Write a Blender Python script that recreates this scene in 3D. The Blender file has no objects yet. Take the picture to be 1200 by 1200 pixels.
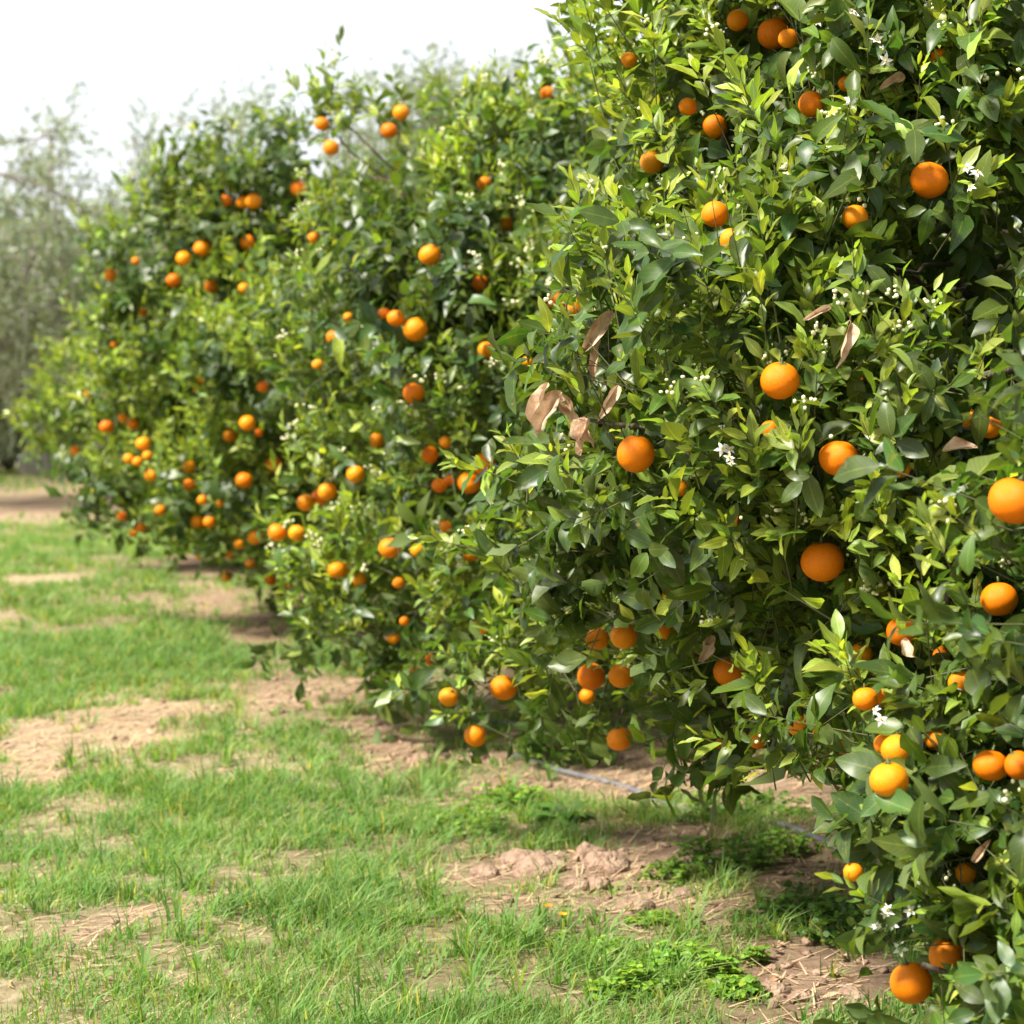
import bpy, math
import numpy as np

R = np.random.default_rng(7)
SC = bpy.context.scene
COL = SC.collection
F = 2500.0                      # focal length of the camera in picture widths of 1200
CAM_H = 1.4
TH = math.atan(160 / F)         # the camera looks slightly down
CAM = np.array([0, 0, CAM_H])
SUN_AZ, SUN_EL = math.radians(-118), math.radians(52)   # azimuth from +Y towards +X
SUN_DIR = np.array([math.sin(SUN_AZ) * math.cos(SUN_EL), math.cos(SUN_AZ) * math.cos(SUN_EL), math.sin(SUN_EL)])


def norm(v):
    return v / np.maximum(np.linalg.norm(v, axis=-1, keepdims=True), 1e-9)


def ray(px, py):
    return np.array([(px - 600) / F,
                     math.cos(TH) + math.sin(TH) * (600 - py) / F,
                     -math.sin(TH) + math.cos(TH) * (600 - py) / F])


def at(px, py, d):
    """point of the place seen at that picture position, d metres in front of the camera"""
    return CAM + ray(px, py) * d


def ground_at(px, py):
    r = ray(px, py)
    return (CAM + r * (CAM_H / -r[2]))[:2]


# ------------------------------------------------------------------ noise
def vnoise(p, scale=1.0, seed=0):
    """smooth value noise in 0..1 at points p (n,2 or n,3)"""
    p = np.asarray(p, float)
    if p.shape[-1] == 2:
        p = np.concatenate([p, np.zeros(p.shape[:-1] + (1,))], -1)
    q = p / scale + 100.5 + seed * 17.31
    i = np.floor(q).astype(np.int64)
    f = q - i
    f = f * f * (3 - 2 * f)
    out = np.zeros(p.shape[:-1])
    for dx in (0, 1):
        for dy in (0, 1):
            for dz in (0, 1):
                h = (i[..., 0] + dx) * 374761393 + (i[..., 1] + dy) * 668265263 + (i[..., 2] + dz) * 2147483647 + seed * 974711
                h = (h ^ (h >> 13)) * 1274126177
                h = h & 0x7fffffff
                h = (h ^ (h >> 16)) & 0xffff
                w = (f[..., 0] if dx else 1 - f[..., 0]) * (f[..., 1] if dy else 1 - f[..., 1]) * (f[..., 2] if dz else 1 - f[..., 2])
                out += w * (h / 65535.0)
    return out


# ------------------------------------------------------------------ objects
def tag(o, label=None, cat=None, group=None, kind=None):
    if label: o['label'] = label
    if cat: o['category'] = cat
    if group: o['group'] = group
    if kind: o['kind'] = kind
    return o


def empty(name, loc):
    o = bpy.data.objects.new(name, None)
    o.empty_display_size = 0.2
    COL.objects.link(o)
    o.location = [float(c) for c in loc]
    return o


def mesh_data(name, verts, faces, mats, uv=None, col=None, midx=None, smooth=True):
    """faces: (n,4) or (n,3) int array"""
    me = bpy.data.meshes.new(name)
    verts = np.asarray(verts, np.float32)
    faces = np.asarray(faces, np.int32)
    nf, k = faces.shape
    me.vertices.add(len(verts))
    me.vertices.foreach_set('co', verts.ravel())
    me.loops.add(nf * k)
    me.loops.foreach_set('vertex_index', faces.ravel())
    me.polygons.add(nf)
    me.polygons.foreach_set('loop_start', np.arange(0, nf * k, k, dtype=np.int32))
    if smooth:
        me.polygons.foreach_set('use_smooth', np.ones(nf, bool))
    for m in (mats if isinstance(mats, (list, tuple)) else [mats]):
        me.materials.append(m)
    if midx is not None:
        me.polygons.foreach_set('material_index', np.asarray(midx, np.int32))
    if uv is not None:
        l = me.uv_layers.new(name='UVMap')
        l.data.foreach_set('uv', np.asarray(uv, np.float32)[faces.ravel()].ravel())
    if col is not None:
        a = me.attributes.new('tint', 'FLOAT_COLOR', 'POINT')
        c = np.ones((len(verts), 4), np.float32)
        c[:, :col.shape[1]] = col
        a.data.foreach_set('color', c.ravel())
    me.update(calc_edges=True)
    return me


def obj(name, me, parent=None, loc=None):
    o = bpy.data.objects.new(name, me)
    COL.objects.link(o)
    if loc is not None:
        o.location = [float(c) for c in loc]
    if parent is not None:
        o.parent = parent
    return o


class Bag:
    """collects vertex blocks with quads, tints and uvs into one mesh"""
    def __init__(self): self.v, self.f, self.c, self.u, self.n = [], [], [], [], 0

    def add(self, v, f, c=None, u=None):
        v = np.asarray(v, float).reshape(-1, 3)
        self.v.append(v); self.f.append(np.asarray(f) + self.n)
        self.c.append(np.zeros((len(v), 3)) if c is None else np.broadcast_to(c, (len(v), 3)))
        self.u.append(np.zeros((len(v), 2)) if u is None else u)
        self.n += len(v)

    def build(self, name, mat, parent=None, origin=None, smooth=True):
        v = np.concatenate(self.v)
        if origin is not None:
            v = v - np.asarray(origin)
        me = mesh_data(name, v, np.concatenate(self.f), mat, np.concatenate(self.u), np.concatenate(self.c), smooth=smooth)
        return obj(name, me, parent, None if parent is not None else origin)


def tube(bag, pts, radii, k=6, c=(0, 0, 0)):
    pts = np.asarray(pts, float); n = len(pts)
    t = norm(np.gradient(pts, axis=0))
    ref = np.array([0.31, 0.17, 0.93]) if abs(t[0][2]) < .9 else np.array([1., .2, 0.])
    a = norm(np.cross(t, ref)); b = np.cross(t, a)
    ang = np.arange(k) * 2 * math.pi / k
    ring = a[:, None] * np.cos(ang)[None, :, None] + b[:, None] * np.sin(ang)[None, :, None]
    v = (pts[:, None] + ring * np.asarray(radii)[:, None, None]).reshape(-1, 3)
    i = np.arange(n - 1)[:, None] * k; j = np.arange(k)[None]
    f = np.stack([i + j, i + (j + 1) % k, i + k + (j + 1) % k, i + k + j], -1).reshape(-1, 4)
    length = np.concatenate([[0], np.cumsum(np.linalg.norm(np.diff(pts, axis=0), axis=1))])
    u = np.stack([np.tile(ang / 6.28, n), np.repeat(length, k)], -1)
    bag.add(v, f, c, u)
    e = np.arange((n - 1) * k, n * k)
    m = bag.n - len(v)
    for q in range(1, k - 2, 2):
        bag.f.append(np.array([[m + e[0], m + e[q], m + e[q + 1], m + e[q + 2] if q + 2 < k else m + e[q + 1]]]))


# ------------------------------------------------------------------ materials
def new_mat(name):
    m = bpy.data.materials.new(name); m.use_nodes = True
    nt = m.node_tree; nt.nodes.clear()
    out = nt.nodes.new('ShaderNodeOutputMaterial')
    def N(t, **kw):
        n = nt.nodes.new(t)
        for k, v in kw.items(): setattr(n, k, v)
        return n
    return m, nt, N, out


def ramp(N, stops):
    r = N('ShaderNodeValToRGB'); el = r.color_ramp.elements
    while len(el) < len(stops): el.new(.5)
    for e, (p, c) in zip(el, stops):
        e.position = p; e.color = tuple(c) + (1,)
    return r


def leaf_material(name, stops, back, trans, rough=.38, veins=True, yellow=True, spec=.5):
    m, nt, N, out = new_mat(name)
    L = nt.links.new
    at_ = N('ShaderNodeAttribute', attribute_name='tint')
    sep = N('ShaderNodeSeparateColor'); L(at_.outputs['Color'], sep.inputs[0])
    r = ramp(N, stops); L(sep.outputs[0], r.inputs[0])
    hsv = N('ShaderNodeHueSaturation')
    mr = N('ShaderNodeMapRange'); L(sep.outputs[1], mr.inputs[0]); mr.inputs[3].default_value = .47; mr.inputs[4].default_value = .53
    mv = N('ShaderNodeMapRange'); L(sep.outputs[2], mv.inputs[0]); mv.inputs[3].default_value = .7; mv.inputs[4].default_value = 1.3
    L(mr.outputs[0], hsv.inputs['Hue']); L(mv.outputs[0], hsv.inputs['Value']); L(r.outputs[0], hsv.inputs['Color'])
    col = hsv.outputs[0]
    tc = N('ShaderNodeTexCoord')
    if yellow:
        # blotches of yellow-green mottling on the blade
        no = N('ShaderNodeTexNoise'); no.inputs['Scale'].default_value = 38; no.inputs['Detail'].default_value = 3
        L(tc.outputs['Object'], no.inputs['Vector'])
        rr = ramp(N, [(.48, (0, 0, 0)), (.72, (.45, .45, .45))]); L(no.outputs[0], rr.inputs[0])
        mx = N('ShaderNodeMix', data_type='RGBA'); L(rr.outputs[0], mx.inputs[0]); L(col, mx.inputs[6])
        mx.inputs[7].default_value = (.12, .16, .025, 1); col = mx.outputs[2]
        nb = N('ShaderNodeTexNoise'); nb.inputs['Scale'].default_value = 62; nb.inputs['Detail'].default_value = 2
        L(tc.outputs['Object'], nb.inputs['Vector'])
        rb = ramp(N, [(.69, (0, 0, 0)), (.74, (.8, .8, .8))]); L(nb.outputs[0], rb.inputs[0])     # brown scars
        mx = N('ShaderNodeMix', data_type='RGBA'); L(rb.outputs[0], mx.inputs[0]); L(col, mx.inputs[6])
        mx.inputs[7].default_value = (.2, .13, .05, 1); col = mx.outputs[2]
    if veins:
        sx = N('ShaderNodeSeparateXYZ'); L(tc.outputs['UV'], sx.inputs[0])
        a = N('ShaderNodeMath', operation='SUBTRACT'); L(sx.outputs[0], a.inputs[0]); a.inputs[1].default_value = .5
        b = N('ShaderNodeMath', operation='ABSOLUTE'); L(a.outputs[0], b.inputs[0])
        # side veins: stripes along v + |u|
        c = N('ShaderNodeMath', operation='MULTIPLY_ADD'); L(b.outputs[0], c.inputs[0]); c.inputs[1].default_value = -.55; L(sx.outputs[1], c.inputs[2])
        d = N('ShaderNodeMath', operation='MULTIPLY'); L(c.outputs[0], d.inputs[0]); d.inputs[1].default_value = 9
        e = N('ShaderNodeMath', operation='PINGPONG'); L(d.outputs[0], e.inputs[0]); e.inputs[1].default_value = .5
        v1 = N('ShaderNodeMapRange'); L(e.outputs[0], v1.inputs[0]); v1.inputs[1].default_value = 0; v1.inputs[2].default_value = .12; v1.inputs[3].default_value = .35; v1.inputs[4].default_value = 0
        v2 = N('ShaderNodeMapRange'); L(b.outputs[0], v2.inputs[0]); v2.inputs[1].default_value = .015; v2.inputs[2].default_value = .05; v2.inputs[3].default_value = .8; v2.inputs[4].default_value = 0
        mxm = N('ShaderNodeMath', operation='MAXIMUM'); L(v1.outputs[0], mxm.inputs[0]); L(v2.outputs[0], mxm.inputs[1])
        light = N('ShaderNodeMix', data_type='RGBA', blend_type='MULTIPLY'); light.inputs[0].default_value = 1
        L(col, light.inputs[6]); light.inputs[7].default_value = (2.1, 1.8, 1.6, 1)
        mx = N('ShaderNodeMix', data_type='RGBA'); L(mxm.outputs[0], mx.inputs[0]); L(col, mx.inputs[6]); L(light.outputs[2], mx.inputs[7]); col = mx.outputs[2]
    geo = N('ShaderNodeNewGeometry')
    bk = N('ShaderNodeMix', data_type='RGBA'); bk.inputs[0].default_value = .6
    L(col, bk.inputs[6]); bk.inputs[7].default_value = tuple(back) + (1,)
    mb = N('ShaderNodeMix', data_type='RGBA'); L(geo.outputs['Backfacing'], mb.inputs[0]); L(col, mb.inputs[6]); L(bk.outputs[2], mb.inputs[7])
    p = N('ShaderNodeBsdfPrincipled'); L(mb.outputs[2], p.inputs['Base Color'])
    p.inputs['Specular IOR Level'].default_value = spec
    rg = N('ShaderNodeMapRange'); L(geo.outputs['Backfacing'], rg.inputs[0]); rg.inputs[3].default_value = rough; rg.inputs[4].default_value = .65
    L(rg.outputs[0], p.inputs['Roughness'])
    tr = N('ShaderNodeBsdfTranslucent')
    tcx = N('ShaderNodeMix', data_type='RGBA', blend_type='MULTIPLY'); tcx.inputs[0].default_value = 1; L(col, tcx.inputs[6]); tcx.inputs[7].default_value = (1.9, 1.9, .65, 1)
    L(tcx.outputs[2], tr.inputs['Color'])
    ms = N('ShaderNodeMixShader'); ms.inputs[0].default_value = trans
    L(p.outputs[0], ms.inputs[1]); L(tr.outputs[0], ms.inputs[2]); L(ms.outputs[0], out.inputs[0])
    return m


def simple_mat(name, stops, scale=8, rough=.8, detail=4, bump=0.0, bump_scale=30, coords='Object', spec=.3, trans=0, stretch=None):
    m, nt, N, out = new_mat(name); L = nt.links.new
    tc = N('ShaderNodeTexCoord')
    no = N('ShaderNodeTexNoise'); no.inputs['Scale'].default_value = scale; no.inputs['Detail'].default_value = detail
    vec = tc.outputs[coords]
    if stretch:
        mp = N('ShaderNodeMapping'); mp.inputs['Scale'].default_value = stretch; L(vec, mp.inputs[0]); vec = mp.outputs[0]
    L(vec, no.inputs['Vector'])
    r = ramp(N, stops); L(no.outputs[0], r.inputs[0])
    p = N('ShaderNodeBsdfPrincipled'); L(r.outputs[0], p.inputs['Base Color']); p.inputs['Roughness'].default_value = rough
    p.inputs['Specular IOR Level'].default_value = spec
    if bump:
        n2 = N('ShaderNodeTexNoise'); n2.inputs['Scale'].default_value = bump_scale; n2.inputs['Detail'].default_value = 6; L(vec, n2.inputs['Vector'])
        bp = N('ShaderNodeBump'); bp.inputs['Strength'].default_value = bump; bp.inputs['Distance'].default_value = .02
        L(n2.outputs[0], bp.inputs['Height']); L(bp.outputs[0], p.inputs['Normal'])
    if trans:
        tr = N('ShaderNodeBsdfTranslucent'); L(r.outputs[0], tr.inputs[0]); ms = N('ShaderNodeMixShader'); ms.inputs[0].default_value = trans
        L(p.outputs[0], ms.inputs[1]); L(tr.outputs[0], ms.inputs[2]); L(ms.outputs[0], out.inputs[0])
    else:
        L(p.outputs[0], out.inputs[0])
    return m


CITRUS = [(0, (.03, .057, .012)), (.3, (.06, .107, .018)), (.55, (.145, .205, .03)), (1, (.36, .45, .07))]
M_LEAF = leaf_material('citrus_leaf', CITRUS, (.15, .2, .06), .36, rough=.4, spec=.45)
M_LEAF_FAR = leaf_material('citrus_leaf_plain', CITRUS, (.15, .2, .06), .36, rough=.4, spec=.45, veins=False)
M_OLIVE = leaf_material('olive_leaf', [(0, (.115, .15, .085)), (1, (.24, .285, .18))], (.36, .39, .31), .22, rough=.5, veins=False, yellow=False)  # silvery olive green, its paleness partly painted in place of haze
M_GRASS = leaf_material('grass_blade', [(0, (.062, .14, .04)), (.5, (.125, .245, .05)), (.8, (.23, .33, .065)), (.9, (.4, .36, .15)), (1, (.5, .4, .2))], (.15, .26, .06), .35, rough=.5, veins=False, yellow=False, spec=.35)
M_WEED = leaf_material('weed_leaf', [(0, (.05, .12, .02)), (1, (.22, .36, .035))], (.2, .3, .07), .3, rough=.5, veins=False, yellow=False)
M_BARK = simple_mat('bark', [(.3, (.06, .045, .03)), (.7, (.14, .11, .08))], 14, .9, bump=.6, bump_scale=40, stretch=(3, 3, .6))
M_OLIVEBARK = simple_mat('olive_bark', [(.3, (.17, .15, .125)), (.7, (.32, .29, .25))], 9, .9, bump=.5, bump_scale=30)  # bark grey lightened in the colour where haze would pale it
M_TWIG = simple_mat('green_twig', [(.3, (.07, .09, .025)), (.7, (.13, .12, .06))], 20, .7)
M_DEAD = simple_mat('dead_leaf_skin', [(.3, (.36, .2, .11)), (.45, (.6, .41, .27)), (.7, (.72, .55, .4))], 40, .7, bump=.3, bump_scale=90, trans=.2)
M_BUD = simple_mat('flower_bud', [(.3, (.6, .6, .3)), (.7, (.76, .74, .5))], 120, .5)
M_PETAL = simple_mat('petal', [(.3, (.78, .77, .72)), (.7, (.84, .83, .79))], 60, .5, trans=.25)
M_STAMEN = simple_mat('stamen', [(.3, (.75, .5, .1)), (.7, (.8, .62, .2))], 60, .6)
M_STEM = simple_mat('calyx', [(.3, (.06, .1, .03)), (.7, (.13, .15, .05))], 60, .7)
M_HOSE = simple_mat('pipe_plastic', [(.35, (.09, .085, .09)), (.7, (.19, .18, .18))], 18, .6, bump=.2)
M_STRAW = leaf_material('straw_stalk', [(0, (.33, .2, .11)), (.5, (.52, .36, .21)), (1, (.7, .55, .36))], (.5, .37, .23), .15, rough=.6, veins=False, yellow=False)
M_CLOD = simple_mat('dry_soil', [(.3, (.2, .125, .085)), (.55, (.33, .22, .15)), (.75, (.44, .32, .23))], 22, .95, bump=1, bump_scale=60)
M_LITTER = simple_mat('leaf_litter', [(.3, (.14, .075, .04)), (.5, (.34, .2, .11)), (.7, (.55, .38, .25))], 9, .8)
M_STONE = simple_mat('pale_gravel', [(.3, (.34, .34, .35)), (.7, (.6, .6, .6))], 3, .9)

# the peel of the oranges
m, nt, N, out = new_mat('orange_peel'); L = nt.links.new
oi = N('ShaderNodeObjectInfo'); r = ramp(N, [(0, (.76, .17, .002)), (.5, (.84, .25, .003)), (1, (.88, .33, .006))]); L(oi.outputs['Random'], r.inputs[0])
tc = N('ShaderNodeTexCoord'); no = N('ShaderNodeTexNoise'); no.inputs['Scale'].default_value = 14; no.inputs['Detail'].default_value = 3; L(tc.outputs['Object'], no.inputs['Vector'])
r2 = ramp(N, [(.35, (1, 1, 1)), (.7, (.9, .78, .7))]); L(no.outputs[0], r2.inputs[0])
mx = N('ShaderNodeMix', data_type='RGBA', blend_type='MULTIPLY'); mx.inputs[0].default_value = 1; L(r.outputs[0], mx.inputs[6]); L(r2.outputs[0], mx.inputs[7])
sp = N('ShaderNodeTexNoise'); sp.inputs['Scale'].default_value = 70; sp.inputs['Detail'].default_value = 1; L(tc.outputs['Object'], sp.inputs['Vector'])
r3 = ramp(N, [(.73, (0, 0, 0)), (.78, (.7, .7, .7))]); L(sp.outputs[0], r3.inputs[0])
mx2 = N('ShaderNodeMix', data_type='RGBA'); L(r3.outputs[0], mx2.inputs[0]); L(mx.outputs[2], mx2.inputs[6]); mx2.inputs[7].default_value = (.22, .07, .01, 1)
vo = N('ShaderNodeTexVoronoi'); vo.inputs['Scale'].default_value = 420; L(tc.outputs['Object'], vo.inputs['Vector'])
bp = N('ShaderNodeBump'); bp.inputs['Strength'].default_value = .35; bp.inputs['Distance'].default_value = .001; L(vo.outputs['Distance'], bp.inputs['Height'])
p = N('ShaderNodeBsdfPrincipled'); L(mx2.outputs[2], p.inputs['Base Color']); p.inputs['Roughness'].default_value = .42; p.inputs['Specular IOR Level'].default_value = .22
L(bp.outputs[0], p.inputs['Normal']); L(p.outputs[0], out.inputs[0])
M_PEEL = m

# the soil: bare pinkish tan earth, straw-strewn patches, darker greenish earth under the grass
m, nt, N, out = new_mat('orchard_soil'); L = nt.links.new
at_ = N('ShaderNodeAttribute', attribute_name='tint'); sep = N('ShaderNodeSeparateColor'); L(at_.outputs['Color'], sep.inputs[0])
tc = N('ShaderNodeTexCoord')
n1 = N('ShaderNodeTexNoise'); n1.inputs['Scale'].default_value = 5; n1.inputs['Detail'].default_value = 9; n1.inputs['Roughness'].default_value = .7; L(tc.outputs['Object'], n1.inputs['Vector'])
soil = ramp(N, [(.3, (.15, .09, .058)), (.5, (.29, .185, .12)), (.7, (.43, .3, .205))]); L(n1.outputs[0], soil.inputs[0])
n2 = N('ShaderNodeTexNoise'); n2.inputs['Scale'].default_value = 30; n2.inputs['Detail'].default_value = 6; L(tc.outputs['Object'], n2.inputs['Vector'])
straw = ramp(N, [(.3, (.4, .27, .16)), (.5, (.55, .4, .25)), (.7, (.68, .53, .36))]); L(n2.outputs[0], straw.inputs[0])
green = ramp(N, [(.3, (.16, .14, .07)), (.5, (.22, .22, .085)), (.68, (.42, .34, .2))]); L(n2.outputs[0], green.inputs[0])
ma = N('ShaderNodeMix', data_type='RGBA'); L(sep.outputs[1], ma.inputs[0]); L(soil.outputs[0], ma.inputs[6]); L(straw.outputs[0], ma.inputs[7])
mb = N('ShaderNodeMix', data_type='RGBA'); L(sep.outputs[0], mb.inputs[0]); L(ma.outputs[2], mb.inputs[6]); L(green.outputs[0], mb.inputs[7])
p = N('ShaderNodeBsdfPrincipled'); L(mb.outputs[2], p.inputs['Base Color']); p.inputs['Roughness'].default_value = .95; p.inputs['Specular IOR Level'].default_value = .15
n3 = N('ShaderNodeTexNoise'); n3.inputs['Scale'].default_value = 22; n3.inputs['Detail'].default_value = 10; n3.inputs['Roughness'].default_value = .75; L(tc.outputs['Object'], n3.inputs['Vector'])
bp = N('ShaderNodeBump'); bp.inputs['Strength'].default_value = .9; bp.inputs['Distance'].default_value = .05; L(n3.outputs[0], bp.inputs['Height']); L(bp.outputs[0], p.inputs['Normal'])
L(p.outputs[0], out.inputs[0]); M_SOIL = m

# ------------------------------------------------------------------ ground
# bare patches: picture position of the centre on the ground, half sizes in metres (across, along), strength, straw share
PATCH = [(112, 862, .36, .75, 1.4, 1), (50, 885, .2, .3, 1.1, 1), (185, 838, .2, .35, 1, 1), (85, 1094, .13, .08, 1, .5), (150, 1082, .1, .1, .8, .5), (265, 1058, .16, .12, .8, .5),
         (40, 592, 1.1, 2.0, 1.5, .45), (-200, 592, 2.5, 2.0, 1.5, .45), (60, 682, .35, .6, .8, .8), (330, 905, .12, .12, .6, .8),
         (300, 748, .16, .35, 1.0, .2), (325, 775, .2, .35, .9, .2), (390, 815, .3, .5, 1, .2), (225, 690, .3, .5, .7, .2), (420, 850, .2, .3, .8, .3),
         (500, 888, .22, .2, 1.1, .2), (545, 885, .2, .2, 1, .2), (530, 938, .18, .14, 1.1, .1), (440, 900, .1, .15, .8, .9), (460, 940, .1, .1, .6, .2),
         (650, 1015, .26, .19, 1.4, .1), (740, 1015, .28, .17, 1.4, .1), (560, 1035, .16, .1, .9, .3), (790, 985, .25, .2, 1.1, .1), (590, 1065, .16, .1, .6, .3),
         (760, 1072, .26, .09, 1.2, .1), (850, 1062, .25, .1, 1.2, .1), (900, 1165, .18, .14, 1.3, 0), (960, 1150, .2, .18, 1.2, 0), (940, 1100, .1, .06, .5, 0),
         (960, 935, .4, .35, 1.2, .3), (880, 930, .3, .3, .8, .3), (820, 890, .5, .5, 1.1, .2), (700, 900, .3, .35, .7, .2), (1000, 960, .3, .25, 1, .3), (860, 1000, .2, .08, .5, 0),
         (640, 870, .5, .5, .4, .1), (180, 1163, .07, .05, .7, .8), (420, 1020, .07, .05, .7, .2), (330, 1120, .05, .04, .5, .2), (230, 1000, .1, .1, .4, .8), (130, 950, .12, .15, .5, .9), (100, 985, .1, .1, .4, .9)]
PATCH += [(355, 800, .16, .35, .9, .15), (450, 868, .16, .25, .9, .2), (480, 850, .2, .3, .8, .15), (600, 910, .2, .2, .8, .15), (250, 705, .12, .35, .7, .2), (680, 960, .16, .14, .7, .1), (620, 965, .12, .1, .6, .2), (850, 1100, .2, .07, .8, .1), (930, 1040, .16, .1, .7, .1), (900, 1120, .14, .08, .8, .1)]
PATCH = [(ground_at(a, b), c, d, e, f) for a, b, c, d, e, f in PATCH]
TREES_XY = [(2.35, 3.6), (1.6, 6.15), (.75, 9.2), (-.75, 12.4), (-2.05, 15.6)]


def cover(xy):
    """(green, straw) share of the ground at points xy"""
    xy = np.asarray(xy, float)
    wob = np.stack([vnoise(xy, .22, 3) - .5, vnoise(xy, .22, 4) - .5], -1) * .22 + np.stack([vnoise(xy, .07, 13) - .5, vnoise(xy, .07, 14) - .5], -1) * .1
    bare = np.zeros(len(xy)); st = np.zeros(len(xy)) + 1e-6; ws = np.zeros(len(xy)) + 1e-6
    for c, rx, ry, s, f in PATCH:
        k = s * np.exp(-(((xy[:, 0] + wob[:, 0] - c[0]) / rx) ** 2 + ((xy[:, 1] + wob[:, 1] * 1.5 - c[1]) / ry) ** 2) * .9)
        bare = np.maximum(bare, k) + .15 * np.minimum(k, bare); st += k * f; ws += k
    # the strip of worked earth under the row
    for tx, ty in TREES_XY:
        k = .75 * np.exp(-((((xy[:, 0] - tx - .15) / 1.2) ** 2 + ((xy[:, 1] - ty) / 1.5) ** 2) ** 2))
        bare = np.maximum(bare, k); ws += k
    n = vnoise(xy, .35, 5) * .5 + vnoise(xy, .12, 6) * .35 + vnoise(xy, 1.3, 7) * .4
    g = 1 - np.clip((bare - .2 + (n - .64) * 1.1) / .45, 0, 1)
    return g, np.clip(st / ws + (n - .6) * .8, 0, 1)


def gheight(xy):
    d = np.hypot(xy[..., 0], xy[..., 1])
    a = np.clip(1 - (d - 20) / 15, 0, 1)
    return ((vnoise(xy, .9, 21) - .5) * .07 + (vnoise(xy, .25, 22) - .5) * .035 + (vnoise(xy, .08, 23) - .5) * .016) * a


def axis(lo, hi, step, far):
    core = np.arange(lo, hi, step)
    n = 26
    grow = (np.linspace(0, 1, n + 1)[1:] ** 2.6)
    return np.concatenate([lo - (grow * far)[::-1] - step, core, hi + grow * far + step])


gx, gy = axis(-6, 4, .05, 500), axis(2.4, 19, .05, 700)
X, Y = np.meshgrid(gx, gy)
xy = np.stack([X.ravel(), Y.ravel()], -1)
gz = gheight(xy)
g, s = cover(xy)
nx, ny = len(gx), len(gy)
i = np.arange(ny - 1)[:, None] * nx + np.arange(nx - 1)[None]
quads = np.stack([i, i + 1, i + nx + 1, i + nx], -1).reshape(-1, 4)
me = mesh_data('ground', np.column_stack([xy, gz]), quads, M_SOIL, col=np.column_stack([g * .55, np.clip(s + .25 * g, 0, 1), np.zeros(len(g))]))
tag(obj('ground', me), kind='structure')


# ------------------------------------------------------------------ blades of grass
def blades(bag, base, h, w, lean, head, tint):
    n = len(base)
    d = np.stack([np.cos(head), np.sin(head), np.zeros(n)], -1)
    sd = np.stack([-np.sin(head + .5), np.cos(head + .5), np.zeros(n)], -1)
    up = np.array([0, 0, 1.])
    rows = []
    for t, wf in ((0, 1), (.5, .85), (1, .08)):
        c = base + up * (h * (t - .28 * lean * t * t))[:, None] + d * (h * lean * t * t)[:, None]
        rows += [c - sd * (w * wf / 2)[:, None], c + sd * (w * wf / 2)[:, None]]
    v = np.stack(rows, 1).reshape(-1, 3)
    o = np.arange(n)[:, None] * 6
    f = np.concatenate([o + np.array([0, 1, 3, 2]), o + np.array([2, 3, 5, 4])])
    bag.add(v, f, np.repeat(tint, 6, 0))


def scatter(n, x0, x1, y0, y1, dens_pow=0):
    return np.column_stack([R.uniform(x0, x1, n), R.uniform(y0, y1, n)])


def in_view(xy, margin=.5):
    return np.abs(xy[:, 0]) < xy[:, 1] * .24 + margin


grass = Bag()
for (n, y0, y1, hh, ww) in ((200000, 3.6, 7.0, 1.1, .0036), (230000, 7.0, 11.0, 1.1, .005), (220000, 11, 20, 1.1, .007), (160000, 20, 60, 1.3, .016)):
    half = y1 * .24 + .6
    b = scatter(n, -half, min(half, 3.4), y0, y1)
    b = b[in_view(b)]
    g, s = cover(b)
    clump = vnoise(b, .2, 31) * .6 + vnoise(b, .06, 32) * .5 + vnoise(b, .7, 35) * .35
    keep = R.random(len(b)) < np.clip(g * 1.0, .03, 1) * np.clip((clump - .52) * 2.6, .06, 1)
    b, g, clump = b[keep], g[keep], clump[keep]
    n = len(b)
    h = hh * (.022 + .075 * np.clip(clump - .25, 0, 1) * R.uniform(.4, 1.5, n)) * (.45 + .55 * g)
    tall = R.random(n) < .03
    h[tall] *= 1.9
    pn = vnoise(b, .4, 41) * .6 + vnoise(b, 1.6, 42) * .5
    age = np.clip(.05 + pn * .75 + R.normal(0, .16, n), 0, .84)
    dry = R.random(n) < .13 + .15 * (1 - g)
    age[dry] = R.uniform(.86, 1, dry.sum())
    tint = np.column_stack([age, np.clip(.3 + .5 * vnoise(b, .8, 43) + R.normal(0, .15, n), 0, 1), R.uniform(.1, .9, n)])
    base = np.column_stack([b, gheight(b) - .004])
    h *= .85
    blades(grass, base, h, ww * R.uniform(.6, 1.5, n), R.uniform(.1, 1.3, n), R.uniform(0, 6.28, n), tint)
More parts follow.
